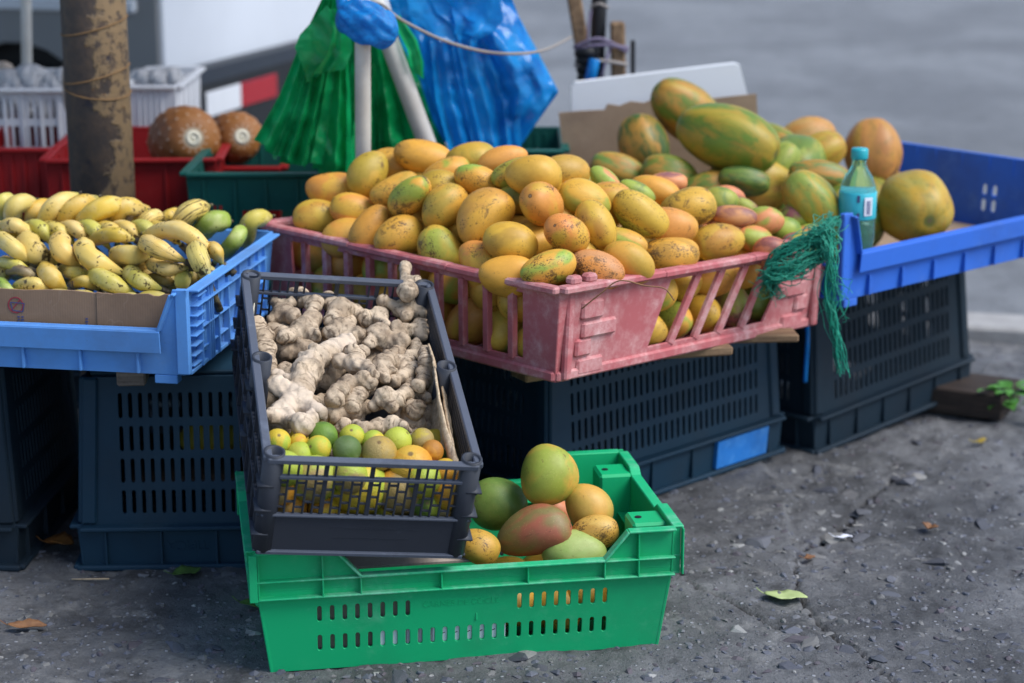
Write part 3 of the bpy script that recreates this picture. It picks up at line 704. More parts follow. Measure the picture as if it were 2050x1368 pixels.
# display crates with a cut-out front: light blue (bananas) and royal blue (papayas)
def display_crate(name, pos, yaw, W, D, H, mat, label, roll=0.0, low=0):
    r = crate_root(name, pos, yaw, 0, roll, label); fl = 0.012; th = 0.004
    base_slab(r, W, D, fl, mat)
    zl = H*0.54; rise = 0.055
    Mx, b, tp, S = side_frame('front', W, D, H, fl, th)
    post = 0.040
    out = [(-b, 0), (b, 0), (tp, S), (tp-post+0.018, S), (tp-post-0.006, zl), (-tp+post+0.006, zl), (-tp+post-0.018, S), (-tp, S)]
    flat_panel('front_wall', out, [], th, Mx, mat, r)
    m = MB(); lip = [(-tp+0.016, S-0.003), (-tp+post-0.018, S-0.003), (-tp+post+0.006, zl), (tp-post-0.006, zl), (tp-post+0.018, S-0.003), (tp-0.016, S-0.003)]
    for p, q in zip(lip[:-1], lip[1:]): m.bar(Mx @ Vector((p[0], p[1]-0.002, 0.006)), Mx @ Vector((q[0], q[1]-0.002, 0.006)), 0.014, 0.004)
    m.build('front_lip', mat, r)
    flat_panel('front_band', [(-tp+post+0.004, zl-0.034), (tp-post-0.004, zl-0.034), (tp-post-0.004, zl-0.002), (-tp+post+0.004, zl-0.002)], [], 0.003, Mx @ Matrix.Translation((0, 0, 0.0125)), mat, r)
    for k in range(7):
        x = -b+0.07+k*(2*b-0.14)/6; MB().box(Mx @ Vector((x, 0.020, 0.005)), (0.0045, 0.010, 0.036), None, 0.001).build('rib', mat, r)
    for sx in (-1, 1): MB().box((sx*(b-0.03), -D/2+fl+0.01, -0.008), (0.036, 0.02, 0.014)).build('foot', mat, r)
    for sd in ('right', 'left', 'back'):
        Mx, b2, tp2, S2 = side_frame(sd, W, D, H, fl, th); holes = []
        if sd != 'right' and low: S2 *= low
        if sd == 'right':
            for k in (-1, 1): 
                for z in (0.055, 0.085): holes.append(slot(k*0.012-0.045, z, 0.012, 0.026))
        flat_panel('side_wall', [(-b2, 0), (b2, 0), (tp2, S2), (-tp2, S2)], holes, th, Mx, mat, r)
        m = MB(); m.bar(Mx @ Vector((-tp2+0.010, S2-0.002, 0.008)), Mx @ Vector((tp2-0.010, S2-0.002, 0.008)), 0.018, 0.004); m.bar(Mx @ Vector((-b2, 0.004, 0.006)), Mx @ Vector((b2, 0.004, 0.006)), 0.014, 0.006)
        m.bar(Mx @ Vector((-b2+0.05, S2-0.030, 0.006)), Mx @ Vector((b2-0.05, S2-0.030, 0.006)), 0.012, 0.0025)
        m.bar(Mx @ Vector((-b2+0.05, S2*0.48, 0.006)), Mx @ Vector((b2-0.05, S2*0.48, 0.006)), 0.012, 0.0025)
        m.bar(Mx @ Vector((-b2+0.05, S2*0.22, 0.006)), Mx @ Vector((b2-0.05, S2*0.22, 0.006)), 0.012, 0.0025); m.build('ledge', mat, r)
        if sd == 'right':
            for f in (0.11, 0.19, 0.215, 0.235, 0.30, 0.42, 0.56, 0.70, 0.80, 0.89):
                x = -b2+f*2*b2; MB().box(Mx @ Vector((x, S2/2, 0.006)), (0.011, 0.0028, S2-0.008), None, 0.0006).build('rib', mat, r)
            for k in range(8):
                MB().box(Mx @ Vector((-b2+0.030, 0.012+k*S2/8.6, 0.007)), (0.013, 0.040, 0.0025), None, 0.0006).build('fin', mat, r)
            MB().box(Mx @ Vector((-b2+0.085, S2/2, 0.004)), (0.004, 0.030, S2*0.7)).build('plate', mat, r)
    for sx in (-1, 1):
        MB().box((sx*(W/2-0.010), -D/2+0.006, H/2+0.002), (0.020, 0.012, H-0.002), None, 0.002).build('corner_post', mat, r)
    return r
lblue = display_crate('light_blue_crate', (-0.789, 3.133, 0.357), -9.7, 0.707, 0.449, 0.132, M['sky_plastic'], 'light blue plastic display crate of bananas lined with printed cardboard')
LBM = Matrix.Translation((-0.789, 3.133, 0.357)) @ rotm(-9.7).to_4x4()
BY = 41.5; BPOS = (0.673, 3.776, 0.352)
rblue = display_crate('royal_blue_crate', BPOS, BY, 0.72, 0.50, 0.155, M['royal_plastic'], 'royal blue plastic crate holding papayas and a soda bottle', low=0.42)
RBM = Matrix.Translation(BPOS) @ rotm(BY).to_4x4()

# pink crate of mangoes
PW, PD, PH, PF = 0.7025, 0.679, 0.149, 0.014
PPOS = (0.0587, 3.358, 0.3258); PR = rotm(46.7, 0.5, 2.8); PM = Matrix.Translation(PPOS) @ PR.to_4x4()
pink = empty('pink_crate', PPOS, PR); tag(pink, 'worn pink plastic crate heaped with mangoes, its corner tied with green netting', 'crate'); pk = M['pink_plastic']
base_slab(pink, PW, PD, PF, pk)
def pink_wall(side):
    Mx, b, tp, S = side_frame(side, PW, PD, PH, PF, 0.005)
    if side in ('front', 'back'):
        # solid ends, slanted bars in the middle opening
        xa, xb = -0.095, 0.205
        hole = [(xa-0.028, 0.024), (xb-0.022, 0.024), (xb+0.038, S-0.018), (xa+0.010, S-0.018)]
        flat_panel('side_panel', [(-b, 0), (b, 0), (tp, S), (-tp, S)], [hole], 0.005, Mx, pk, pink)
        for k in range(4):
            x = xa+0.060+k*0.063
            m = MB(); p, q = Mx @ Vector((x-0.030, 0.022, 0)), Mx @ Vector((x+0.022, S-0.016, 0)); m.bar(p, q, 0.014, 0.008, 0.001, Vector((0, 1, 0))); m.build('bar', pk, pink)
        # moulded steps near both ends
        for x0, s in ((-b+0.055, 1), (b-0.055, -1)):
            for (dx, z0, z1, w) in ((0.018, 0.004, 0.030, 0.060), (-0.002, 0.034, 0.062, 0.036), (0.030, 0.062, 0.088, 0.080), (0.010, 0.092, 0.122, 0.050)):
                MB().box(Mx @ Vector((x0+s*dx, (z0+z1)/2, 0.002)), (w, 0.012, z1-z0), None, 0.006).build('moulded_step', pk, pink)
            MB().box(Mx @ Vector((x0-s*0.040, S/2, 0.004)), (0.016, 0.012, S-0.006), None, 0.003).build('corner_post', pk, pink)
    else:
        hole = [(-b+0.055, 0.024), (b-0.065, 0.024), (b-0.062, S-0.020), (-b+0.052, S-0.020)]
        flat_panel('side_panel', [(-b, 0), (b, 0), (tp, S), (-tp, S)], [hole], 0.005, Mx, pk, pink)
        for k in range(10):
            x = -b+0.085+k*0.053
            m = MB(); m.bar(Mx @ Vector((x, 0.022, 0)), Mx @ Vector((x+0.003, S-0.018, 0)), 0.012, 0.011, 0.001, Vector((0, 1, 0))); m.build('bar', pk, pink)
    m = MB(); segs = 3; rr = random.Random(side)
    for k in range(segs):
        p = -tp+2*tp*k/segs; q = -tp+2*tp*(k+1)/segs; d = rr.uniform(-.002, .002)
        m.bar(Mx @ Vector((p-0.001, S-0.004+d, 0.006)), Mx @ Vector((q+0.001, S-0.004+d, 0.006)), 0.022, 0.012, 0.003)
    m.build('rim', pk, pink)
    m = MB(); m.bar(Mx @ Vector((-b, 0.008, 0.003)), Mx @ Vector((b, 0.008, 0.003)), 0.010, 0.016, 0.003); m.build('bottom_rail', pk, pink)
for sd in ('front', 'left', 'right', 'back'): pink_wall(sd)
for x, y in ((-PW/2+0.035, -PD/2+0.004), (-PW/2+0.07, -PD/2+0.004), (PW/2-0.05, -PD/2+0.004), (PW/2-0.13, -PD/2+0.004)):
    MB().box((x, y, PH+0.007), (0.024, 0.018, 0.014), None, 0.004).build('stacking_lug', pk, pink)

# upturned navy crates that carry the stall
def navy_crate(pos, yaw, W, D, H, mat, label, roll=0.0, patch=None, text=None):
    r = crate_root('navy_crate', pos, yaw, 0, roll, label, 'upturned navy crates under the stall'); fl = 0.034
    hb = 0.072; th = 0.004
    for sd in ('front', 'right', 'back', 'left'):
        L = W if sd in ('front', 'back') else D
        Mx, b, tp, S = side_frame(sd, W-0.050, D-0.050, H-hb, -0.012, th)   # wide end down
        Mx = Matrix.Translation((0, 0, hb)) @ Mx
        if sd in ('front', 'back'): Mx = Mx
        holes = []; n = int((2*tp-0.085)/0.0157)
        for z0, z1 in ((0.019, 0.059), (0.070, 0.111), (0.122, 0.164), (0.176, 0.218)):
            for k in range(n): holes.append(slot((k-(n-1)/2)*0.0157, (z0+z1)/2*(H-hb)/0.243, 0.0072, (z1-z0)*(H-hb)/0.243))
        flat_panel('slotted_panel', [(-b, 0), (b, 0), (tp, S), (-tp, S)], holes, th, Mx, mat, r)
        Mb, b2, tp2, S2 = side_frame(sd, W-0.012, D-0.012, hb, 0.006, th)
        flat_panel('rim_band', [(-tp2+0.004, 0), (tp2-0.004, 0), (tp2-0.004, S2), (-tp2+0.004, S2)], [], th, Mb, mat, r)
        m = MB(); m.bar(Mb @ Vector((-L/2+0.004, 0.005, 0.006)), Mb @ Vector((L/2-0.004, 0.005, 0.006)), 0.020, 0.009, 0.003); m.bar(Mb @ Vector((-L/2+0.012, hb-0.001, 0.000)), Mb @ Vector((L/2-0.012, hb-0.001, 0.000)), 0.030, 0.007, 0.003); m.build('ledge', mat, r)
        nr = 6 if sd in ('front', 'back') else 4
        for k in range(nr):
            x = -tp2+0.045+k*(2*tp2-0.09)/(nr-1); MB().box(Mb @ Vector((x, hb/2, 0.004)), (0.004, 0.008, hb-0.014) if sd in ('front', 'back') else (0.008, 0.004, hb-0.014), None, 0.0008).build('rib', mat, r)
        for s in (-1, 1):
            m = MB(); m.bar(Mx @ Vector((s*(b-0.012), 0.004, 0.002)), Mx @ Vector((s*(tp-0.012), S, 0.002)), 0.012, 0.024, 0.003, Vector((0, 1, 0)) if sd in ('left', 'right') else Vector((1, 0, 0))); m.build('corner_post', mat, r)
        if sd == 'front' and patch:
            flat_panel('painted_patch', [(patch[0], 0.012), (patch[1], 0.012), (patch[1], hb-0.008), (patch[0], hb-0.008)], [], 0.0105, Mb @ Matrix.Translation((0, 0, 0.0052)), M['blue_paint'], r)
        if sd == 'front' and text:
            text_mesh('embossed_text', text, 0.022, 0.0006, Mb @ Matrix.Translation((-0.09, hb*0.55, 0.0025)) @ Matrix.Rotation(math.pi, 4, 'Z'), mat, r)
    m = MB(); m.box((0, 0, H-0.003), (W-0.076, D-0.076, 0.006)); m.build('upturned_base', mat, r)
    m = MB()
    for s in (-1, 1):
        m.box((s*(W/2-0.042), 0, H+0.003), (0.010, D-0.09, 0.006)); m.box((0, s*(D/2-0.042), H+0.003), (W-0.07, 0.010, 0.006))
    m.build('base_lip', mat, r)
    return r
def yawpt(p, yaw, dx, dy): c, s = math.cos(rad(yaw)), math.sin(rad(yaw)); return (p[0]+c*dx-s*dy, p[1]+s*dx+c*dy, p[2])
navyL = navy_crate(yawpt((-0.697, 2.981, 0), 2.5, 0.27, 0.19), 2.5, 0.54, 0.38, 0.314, M['navy_plastic'], 'upturned navy slotted crate under the light blue crate, wooden block on top', text='TIPICA')
navyC = navy_crate(yawpt((0.06, 3.163, 0), 44, 0.321, 0.20), 44, 0.642, 0.40, 0.298, M['navy_plastic'], 'upturned navy slotted crate with a bright blue painted patch, under the pink crate', patch=(0.118, 0.262))
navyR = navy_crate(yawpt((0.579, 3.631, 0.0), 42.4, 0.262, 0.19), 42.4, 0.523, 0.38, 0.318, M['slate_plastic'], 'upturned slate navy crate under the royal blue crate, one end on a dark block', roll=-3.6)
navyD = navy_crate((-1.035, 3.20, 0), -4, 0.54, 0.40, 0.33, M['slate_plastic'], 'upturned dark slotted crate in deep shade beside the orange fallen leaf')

# ------------------------------------------------------------------ fruit meshes (unit length along x)
def fruit_mesh(name, fn, nu=28, nv=18):
    V, F = [], []
    for i in range(1, nv):
        th = math.pi*i/nv
        for k in range(nu):
            V.append(fn(th, 2*math.pi*k/nu))
    a = len(V); V.append(fn(0, 0)); V.append(fn(math.pi, 0))
    for i in range(nv-2):
        for k in range(nu):
            k2 = (k+1) % nu; F.append((i*nu+k, i*nu+k2, (i+1)*nu+k2, (i+1)*nu+k))
    for k in range(nu):
        k2 = (k+1) % nu; F.append((a, k2, k)); F.append((a+1, (nv-2)*nu+k, (nv-2)*nu+k2))
    me = bpy.data.meshes.new(name); me.from_pydata(V, [], F); me.polygons.foreach_set('use_smooth', [True]*len(F)); me.update(); return me
def mango_fn(seed):
    r = random.Random(seed); bend = r.uniform(-.03, .13); fat = r.uniform(-.10, .16); pw = r.uniform(.80, 1.02); ph = [r.uniform(0, 6.3) for _ in range(3)]; am = r.uniform(.014, .032)
    def f(th, ph_):
        x = 0.5*math.cos(th); w = math.sin(th)
        prof = 0.5*(max(0.0, w)**pw)*(1+fat*math.cos(th)-0.05*max(0, -math.cos(th))**3)
        rr = prof*(1+am*math.sin(2*ph_+ph[0])+am*math.sin(3*ph_+2*th+ph[1]))
        y, z = rr*math.cos(ph_), rr*math.sin(ph_)*0.93
        d = 0.018*math.exp(-((x-0.5)**2+y*y+z*z)/0.006)
        return (x-d, y+bend*(1-4*x*x)-bend*0.5, z)
    return f
MANGO = [fruit_mesh('mango', mango_fn(k)) for k in range(12)]
def papaya_fn(seed):
    r = random.Random(seed); lob = 5; a0 = r.uniform(0, 6.3); am = r.uniform(.018, .032); neck = r.uniform(.10, .24)
    def f(th, p):
        c = math.cos(th); x = 0.5*c; w = max(0.0, math.sin(th))**0.66
        prof = 0.5*w*(1-neck*max(0, -c)**1.2-0.10*max(0, c)**2)
        rr = prof*(1+am*math.sin(lob*p+a0)*min(1, 1.6*math.sin(th)+.25)+0.012*math.sin(2*p+a0*2+1.5*c))
        y, z = rr*math.cos(p), rr*math.sin(p)
        d = 0.020*math.exp(-((x-0.5)**2+y*y+z*z)/0.006)
        return (x-d, y, z)
    return f
PAPAYA = [fruit_mesh('papaya', papaya_fn(k), 45, 26) for k in range(5)]
for k, me in enumerate(PAPAYA):
    r = random.Random(k); a0 = r.uniform(0, 6.3); me.attributes.new('lobe', 'FLOAT', 'POINT').data.foreach_set('value', [math.sin(5*math.atan2(v.co.z, v.co.y)+a0) for v in me.vertices])
def citrus_fn(seed):
    r = random.Random(seed); ph = [r.uniform(0, 6.3) for _ in range(4)]; am = r.uniform(.006, .016)
    def f(th, p):
        x = 0.5*math.cos(th)*0.97; rr = 0.5*math.sin(th)*(1+am*math.sin(2*p+ph[0])+am*math.sin(3*p+ph[1]+2*th)+am*math.cos(2*th+ph[2]))
        y, z = rr*math.cos(p), rr*math.sin(p); d = 0.02*math.exp(-((x-0.5)**2+y*y+z*z)/0.004)
        return (x-d, y, z)
    return f
CITRUS = [fruit_mesh('citrus', citrus_fn(k), 24, 16) for k in range(5)]
for L_, k in ((MANGO, 'mango'), (PAPAYA, 'papaya'), (CITRUS, 'citrus')):
    for m in L_: m.materials.append(M[k])
def fruit(name, me, loc, d, length, width, spin, col, c2, spots, label, cat, group):
    o = link(bpy.data.objects.new(name, me)); d = Vector(d).normalized()
    q = d.to_track_quat('X', 'Z'); o.rotation_mode = 'QUATERNION'; o.rotation_quaternion = q @ Euler((spin, 0, 0)).to_quaternion()
    o.location = loc; o.scale = (length, width, width); o.color = (*col, spots); o['c2'] = [float(x) for x in c2]
    return tag(o, label, cat, group)
# skin colours
YEL, DEEP, ORG, GRN, LIM, RED, PUR, SAL, PALE = (0.64, 0.36, 0.046), (0.48, 0.285, 0.038), (0.64, 0.29, 0.055), (0.16, 0.24, 0.045), (0.32, 0.38, 0.05), (0.48, 0.13, 0.075), (0.30, 0.10, 0.09), (0.64, 0.25, 0.10), (0.50, 0.36, 0.10)
LAB = {'y': (YEL, DEEP, 'ripe yellow mango with small dark specks in the pink crate'), 'o': (ORG, YEL, 'orange-flushed ripe mango in the pink crate'),
       'g': (YEL, LIM, 'yellow mango with a green patch in the pink crate'), 'G': (LIM, GRN, 'small green mango among the red ones in the pink crate'),
       'r': (RED, ORG, 'small red mango in the pink crate'), 'p': (SAL, PUR, 'small pinkish mango in the pink crate'), 'P': (PUR, LIM, 'small purple-blushed green mango in the pink crate'),
       'm': (LIM, SAL, 'small mango half green and half pink in the pink crate'), 's': (SAL, ORG, 'salmon orange mango with a large dark bruise on the pink rim')}
# ripe mangoes heaped in the pink crate: picture ellipse (centre, half length, half width, angle), kind, specks, turn towards the viewer
HEAP = [(663, 379, 31, 22, 0, 'o', .3, 0), (737, 349, 49, 37, 60, 'y', .6, 10), (783, 333, 22, 18, 0, 'y', .3, 0), (851, 317, 64, 37, -15, 'y', .4, 0), (941, 323, 22, 17, 0, 'y', .2, 0),
        (1006, 323, 53, 30, 18, 'o', .15, 0), (889, 351, 44, 28, 20, 'g', .5, 0), (959, 366, 54, 34, -25, 'g', .9, 10), (1038, 357, 40, 22, 20, 'g', .8, 0), (1072, 352, 24, 18, 0, 'y', .3, 0),
        (795, 383, 50, 36, 20, 'y', .7, 10), (822, 396, 44, 34, 40, 'g', .9, -30), (884, 382, 28, 22, 0, 'y', .3, 0), (887, 414, 48, 39, 45, 'y', .6, 15), (637, 436, 49, 42, 0, 'y', .6, 15),
        (711, 424, 49, 34, -15, 'o', .5, 10), (745, 459, 48, 34, 60, 'y', .5, 0), (798, 474, 49, 43, 20, 'y', 1.0, 25), (968, 439, 65, 51, 48, 'o', .35, 15), (1086, 410, 58, 44, 5, 'o', .7, -55),
        (1036, 386, 40, 26, 10, 'g', .3, 0), (886, 500, 49, 41, -50, 'g', .8, 10), (965, 529, 37, 30, -60, 'o', .5, 10), (1019, 491, 55, 44, -15, 'y', .5, 0), (1016, 549, 32, 24, 0, 'y', .3, 0),
        (1097, 537, 58, 37, 17, 'g', 1.1, 15), (696, 477, 30, 26, 0, 'o', .4, 0), (1130, 346, 44, 33, 0, 'y', .7, 20), (1068, 355, 20, 16, 0, 'y', .3, 0),
        (1169, 397, 46, 31, -20, 'g', .4, 0), (1137, 471, 62, 41, -15, 'o', .8, -45), (1194, 453, 35, 25, -60, 'y', .6, 0), (1217, 407, 22, 24, 0, 'o', .5, 0), (1279, 430, 62, 42, -35, 'g', 1.0, 10),
        (1377, 415, 54, 43, 10, 'y', 1.0, 25), (1437, 485, 54, 42, 10, 'y', .6, 20), (1342, 507, 59, 39, 0, 'y', 1.0, 10), (1243, 485, 46, 26, -15, 'g', .5, 0), (1259, 525, 41, 31, -30, 'y', .3, 15),
        (1195, 538, 47, 32, -20, 's', 1.2, 0), (1344, 456, 24, 20, 0, 'o', .4, 0), (1313, 382, 30, 17, -20, 'y', .2, 0),
        (1212, 366, 41, 25, -50, 'm', .2, 0), (1275, 384, 30, 16, -25, 'G', .1, 0), (1396, 368, 49, 23, -15, 'm', .1, 0), (1338, 366, 24, 15, 0, 'p', .1, 0), (1467, 377, 28, 22, 0, 'r', .1, 20), (1537, 400, 47, 31, -10, 'o', .2, 0),
        (1455, 396, 24, 14, 0, 'p', .1, 0), (1485, 414, 36, 19, -25, 'P', .1, 0), (1470, 435, 47, 23, -5, 'p', .2, 0), (1532, 443, 22, 18, 0, 'm', .2, 0), (1598, 440, 36, 29, -30, 'P', .1, 15), (1568, 464, 34, 28, -10, 'G', .3, 15),
        (1511, 479, 32, 28, -20, 'm', .2, 15), (1441, 404, 20, 16, 0, 'G', .1, 0), (1625, 478, 24, 20, 0, 'm', .1, 0), (1600, 492, 24, 20, 0, 'P', .1, 0), (1545, 505, 28, 22, 0, 'p', .2, 0)]
OWN = {1: 'yellow mango leaning up at the left top of the heap under the green bags', 3: 'large deep yellow mango on the very top of the heap below the slanting pipe', 5: 'smooth orange mango on top of the heap below the blue bags', 6: 'green-streaked mango just under the topmost yellow one',
    7: 'mango with black blotches and a green end, behind the large orange one', 11: 'bruised mango with a green side, leaning on a paler one', 14: 'yellow mango sitting on the left corner of the pink rim', 15: 'orange mango next to the one on the left corner of the pink rim', 17: 'dark-bruised mango by the left rim above the grey crate',
    18: 'largest orange-yellow mango in the front face of the heap', 19: 'mango showing its round stem scar, beside the largest one', 21: 'mango with a wide green cheek on the pink rim above the grey crate', 23: 'clean yellow mango between the largest mango and the front rim', 25: 'heavily speckled green-ended mango lying on the pink front corner',
    27: 'round yellow mango alone on top at the back of the heap', 30: 'orange mango with its stem scar out above the pink front corner', 33: 'long spotted yellow-green mango tilted down in the middle of the right side', 34: 'round spotted yellow mango at the top right of the heap', 35: 'plain yellow mango on the right rim beside the small mangoes',
    36: 'yellow mango with dark scars on the right rim of the pink crate', 38: 'small plain yellow mango on the right rim beside the salmon one', 46: 'little bright red mango beside a plain orange one', 47: 'plain orange mango among the small red ones', 44: 'long pink and green mango at the back right of the heap', 42: 'green and pink mango behind the yellow ones, below the cardboard',
    52: 'purple mango right beside the netting', 53: 'round dull green mango beside the netting'}
PMI = PM.inverted()
def heap_z(x, y):
    l = PMI @ Vector((x, y, 0.5)); a, b = l.x+PW/2, l.y+PD/2
    e = max(0.0, min(a, b, PW-a+0.05, PD-b+0.10)); lim = 0.172-0.055*min(1, max(0, (a-0.30)/0.30))
    return PPOS[2]+PH-0.012+(PR @ Vector((l.x, l.y, 0))).z + lim*(1-math.exp(-e/0.13))
def on_heap(u, v):
    r = ray(u, v); t = 2.4
    for _ in range(900):
        p = np.array([0, 0, CAMH])+r*t
        if p[2] < heap_z(p[0], p[1]) and (PMI @ Vector(p)).y > -PD/2-0.01 and (PMI @ Vector(p)).x > -PW/2-0.01: break
        t += 0.002
    return p
items = []
for k, (u, v, a, b, ang, kind, sp, tl) in enumerate(HEAP):
    p = on_heap(u, v); zc = depth(p); L, Wd = 2*a/FPX*zc, 2*b/FPX*zc
    Lr = max(L/math.cos(rad(tl)), Wd*1.18) if abs(tl) < 35 else max(L, Wd)*1.08
    big = kind in 'yogs'; mn = 0.088 if big else 0.066           # half-hidden fruit keep a full fruit's size
    if Lr < mn: f = mn/Lr; Lr *= f; Wd = min(Wd*f, mn*0.8)
    d = axis_dir(ang, tl if abs(tl) < 35 else 0) if abs(tl) < 35 else -(FWD*0.75+RIGHT*0.35+UP*-0.2)
    p = p + ray(u, v)*Wd*0.25
    items.append([np.array(p), np.array(d.normalized()), Lr, Wd, kind, sp, u, v])
# let the pile settle: push overlapping fruit apart while each keeps close to its line of sight
P = np.array([i[0] for i in items]); P0 = P.copy(); D = np.array([i[1] for i in items]); LL = np.array([i[2] for i in items]); WW = np.array([i[3] for i in items])
RY = np.array([ray(i[6], i[7]) for i in items]); RY /= np.linalg.norm(RY, axis=1)[:, None]
offs = np.array([-.30, 0, .30]); rfac = np.array([.40, .5, .40])
for it in range(160):
    C = P[:, None, :]+D[:, None, :]*(offs[None, :, None]*LL[:, None, None]*0.9); Rr = WW[:, None]*rfac[None, :]
    n = len(P); mv = np.zeros_like(P)
    Cf = C.reshape(-1, 3); Rf = Rr.reshape(-1); own = np.repeat(np.arange(n), 3)
    df = Cf[:, None, :]-Cf[None, :, :]; ds = np.linalg.norm(df, axis=2)+1e-9; pen = (Rf[:, None]+Rf[None, :])*0.96-ds
    pen[own[:, None] == own[None, :]] = 0; pen = np.clip(pen, 0, None)
    push = (df/ds[:, :, None]*pen[:, :, None]*0.28).sum(1)
    for k in range(n): mv[k] = push[own == k].sum(0)
    al = (mv*RY).sum(1)[:, None]*RY
    P = P + al*0.9 + (mv-al)*0.35
    off = P-P0; la = (off*RY).sum(1)[:, None]*RY; P = P0 + la*0.995 + (off-la)*0.93
rm = random.Random(21)
for i, it in enumerate(items):
    c1, c2, lab = LAB[it[4]]; j = lambda c: tuple(x*rm.uniform(.88, 1.10) for x in c)
    fruit('mango', MANGO[(i*5) % 12], P[i], it[1] if rm.random() < .5 or abs(it[5]) > .6 else -it[1], it[2], it[3], rm.uniform(0, 6.3), j(c1), j(c2), min(1.08, it[5]*1.0+0.28), OWN.get(i, lab), 'mango', 'mangoes heaped in the pink crate')
# second layer, showing in the gaps of the heap
for i in range(9):
    for j in range(9):
        a, b = 0.10+i*0.062+0.03*(j % 2), 0.10+j*0.066
        if a > PW-0.06 or b > PD-0.06 or (a > 0.42 and b > 0.42): continue
        q = PM @ Vector((-PW/2+a, -PD/2+b, 0)); z = heap_z(q.x, q.y)-0.062
        near = [k for k in range(len(P)) if np.linalg.norm(P[k]-np.array([q.x, q.y, z])) < 0.052]
        if near: z = min(P[k][2] for k in near)-0.058
        fruit('mango', MANGO[(i+j) % 7], (q.x, q.y, z), (math.cos(i*2+j), math.sin(i*2+j), .2), 0.092, 0.07, i, YEL if a < .45 else SAL, DEEP if a < .45 else LIM, .4, 'mango glimpsed in the gaps below the top of the heap in the pink crate', 'mango', 'mangoes in the gaps of the heap')
# lower layers seen between the bars
def lower(a, b, z, L, W, kind, ang):
    p = PM @ Vector((-PW/2+a, -PD/2+b, z)); c1, c2, _ = LAB[kind]
    fruit('mango', MANGO[rm.randrange(12)], p, (math.cos(ang), math.sin(ang), rm.uniform(-.3, .3)), L, W, rm.uniform(0, 6.3), tuple(x*rm.uniform(.85, 1.1) for x in c1), c2, .6 if kind in 'yogs' else .2,
          {'y': 'yellow mango behind the bars of the pink crate', 'g': 'yellow-green mango behind the bars of the pink crate', 'o': 'orange mango behind the bars of the pink crate', 'P': 'purple mango behind the bars of the pink crate', 'G': 'green mango behind the bars of the pink crate', 'm': 'two-tone mango behind the bars of the pink crate'}[kind], 'mango', 'mangoes behind the bars of the pink crate')
for k in range(7):
    for z in (0.047, 0.106): lower(0.062+rm.uniform(-.004, .006), 0.075+k*0.083+rm.uniform(-.008, .008)+(0.035 if z > .06 else 0), z, 0.104, 0.080, rm.choice('yygog'), rm.uniform(0, 3.1))
for k in range(6):
    for z in (0.045, 0.103):
        a = 0.18+k*0.082+(0.03 if z > .06 else 0)
        lower(a, 0.058+rm.uniform(0, .006), z, 0.10 if k < 2 else 0.092, 0.076 if k < 2 else 0.070, 'yygyPG'[k] if z < .06 else 'ygyoyy'[k], rm.uniform(0, 3.1))

# large mangoes in the green crate (centre u, v, height above ground, half length, half width in px, angle, colours)
GMX = Matrix.Translation((-0.091, 2.796, 0)) @ rotm(9.8).to_4x4()
for (u, v, Y, a, b, ang, tl, c1, c2, sp, lab) in [
    (1096, 953, 2.80, 63, 60, 70, 15, (0.30, 0.36, 0.05), (0.60, 0.36, 0.06), .5, 'round mango, green below and yellow above, topmost in the green crate'),
    (997, 1009, 2.83, 60, 52, -10, 0, (0.12, 0.22, 0.04), (0.18, 0.27, 0.05), .4, 'all green mango in the green crate beside the grey crate'),
    (1069, 1068, 2.735, 78, 49, 14, -12, (0.34, 0.10, 0.055), (0.20, 0.16, 0.05), .3, 'red-brown and green mango lying at the front of the green crate'),
    (1177, 1019, 2.79, 55, 46, -60, 0, (0.58, 0.33, 0.06), (0.42, 0.30, 0.05), .4, 'plain yellow-orange mango in the green crate by its hollow corner'),
    (1100, 1030, 2.86, 44, 34, 0, 0, (0.60, 0.22, 0.10), (0.60, 0.30, 0.08), .2, 'pinkish mango half hidden behind the red-brown one in the green crate'),
    (1190, 1067, 2.745, 50, 37, 10, 0, (0.62, 0.38, 0.08), (0.55, 0.30, 0.05), 1.0, 'small yellow mango with dark specks in the green crate'),
    (1150, 1108, 2.722, 66, 46, -5, 0, (0.28, 0.38, 0.09), (0.34, 0.42, 0.12), .5, 'pale green mango against the front lip of the green crate'),
    (957, 1094, 2.70, 46, 38, -20, 0, (0.55, 0.32, 0.05), (0.40, 0.28, 0.04), 1.0, 'yellow mango with dark specks tucked under the grey crate')]:
    p = at_y(u, v, Y); zc = depth(p); L, W = 2*a/FPX*zc, 2*b/FPX*zc
    fruit('mango', MANGO[(u+v) % 7], p, axis_dir(ang, tl), L, W, (u*7) % 6, c1, c2, sp, lab, 'mango', None)
for k in range(5):
    for z in (0.048,):
        p = GMX @ Vector((0.03+k*0.052, -0.113+0.008*(k % 2), z+0.012*(k % 2))); fruit('mango', MANGO[k], p, (math.cos(k*1.3), math.sin(k*1.3), .2), 0.088, 0.070, k, YEL, DEEP, .8, 'yellow mango seen through the slots of the green crate', 'mango', 'mangoes behind the slots of the green crate')
for k in range(3):
    p = GMX @ Vector((0.08+k*0.06, 0.0, 0.052)); fruit('mango', MANGO[k+2], p, (math.cos(k*2.1), math.sin(k*2.1), .1), 0.09, 0.074, k, YEL, LIM, .6, 'yellow mango low in the green crate behind its slots', 'mango', 'mangoes low in the green crate')

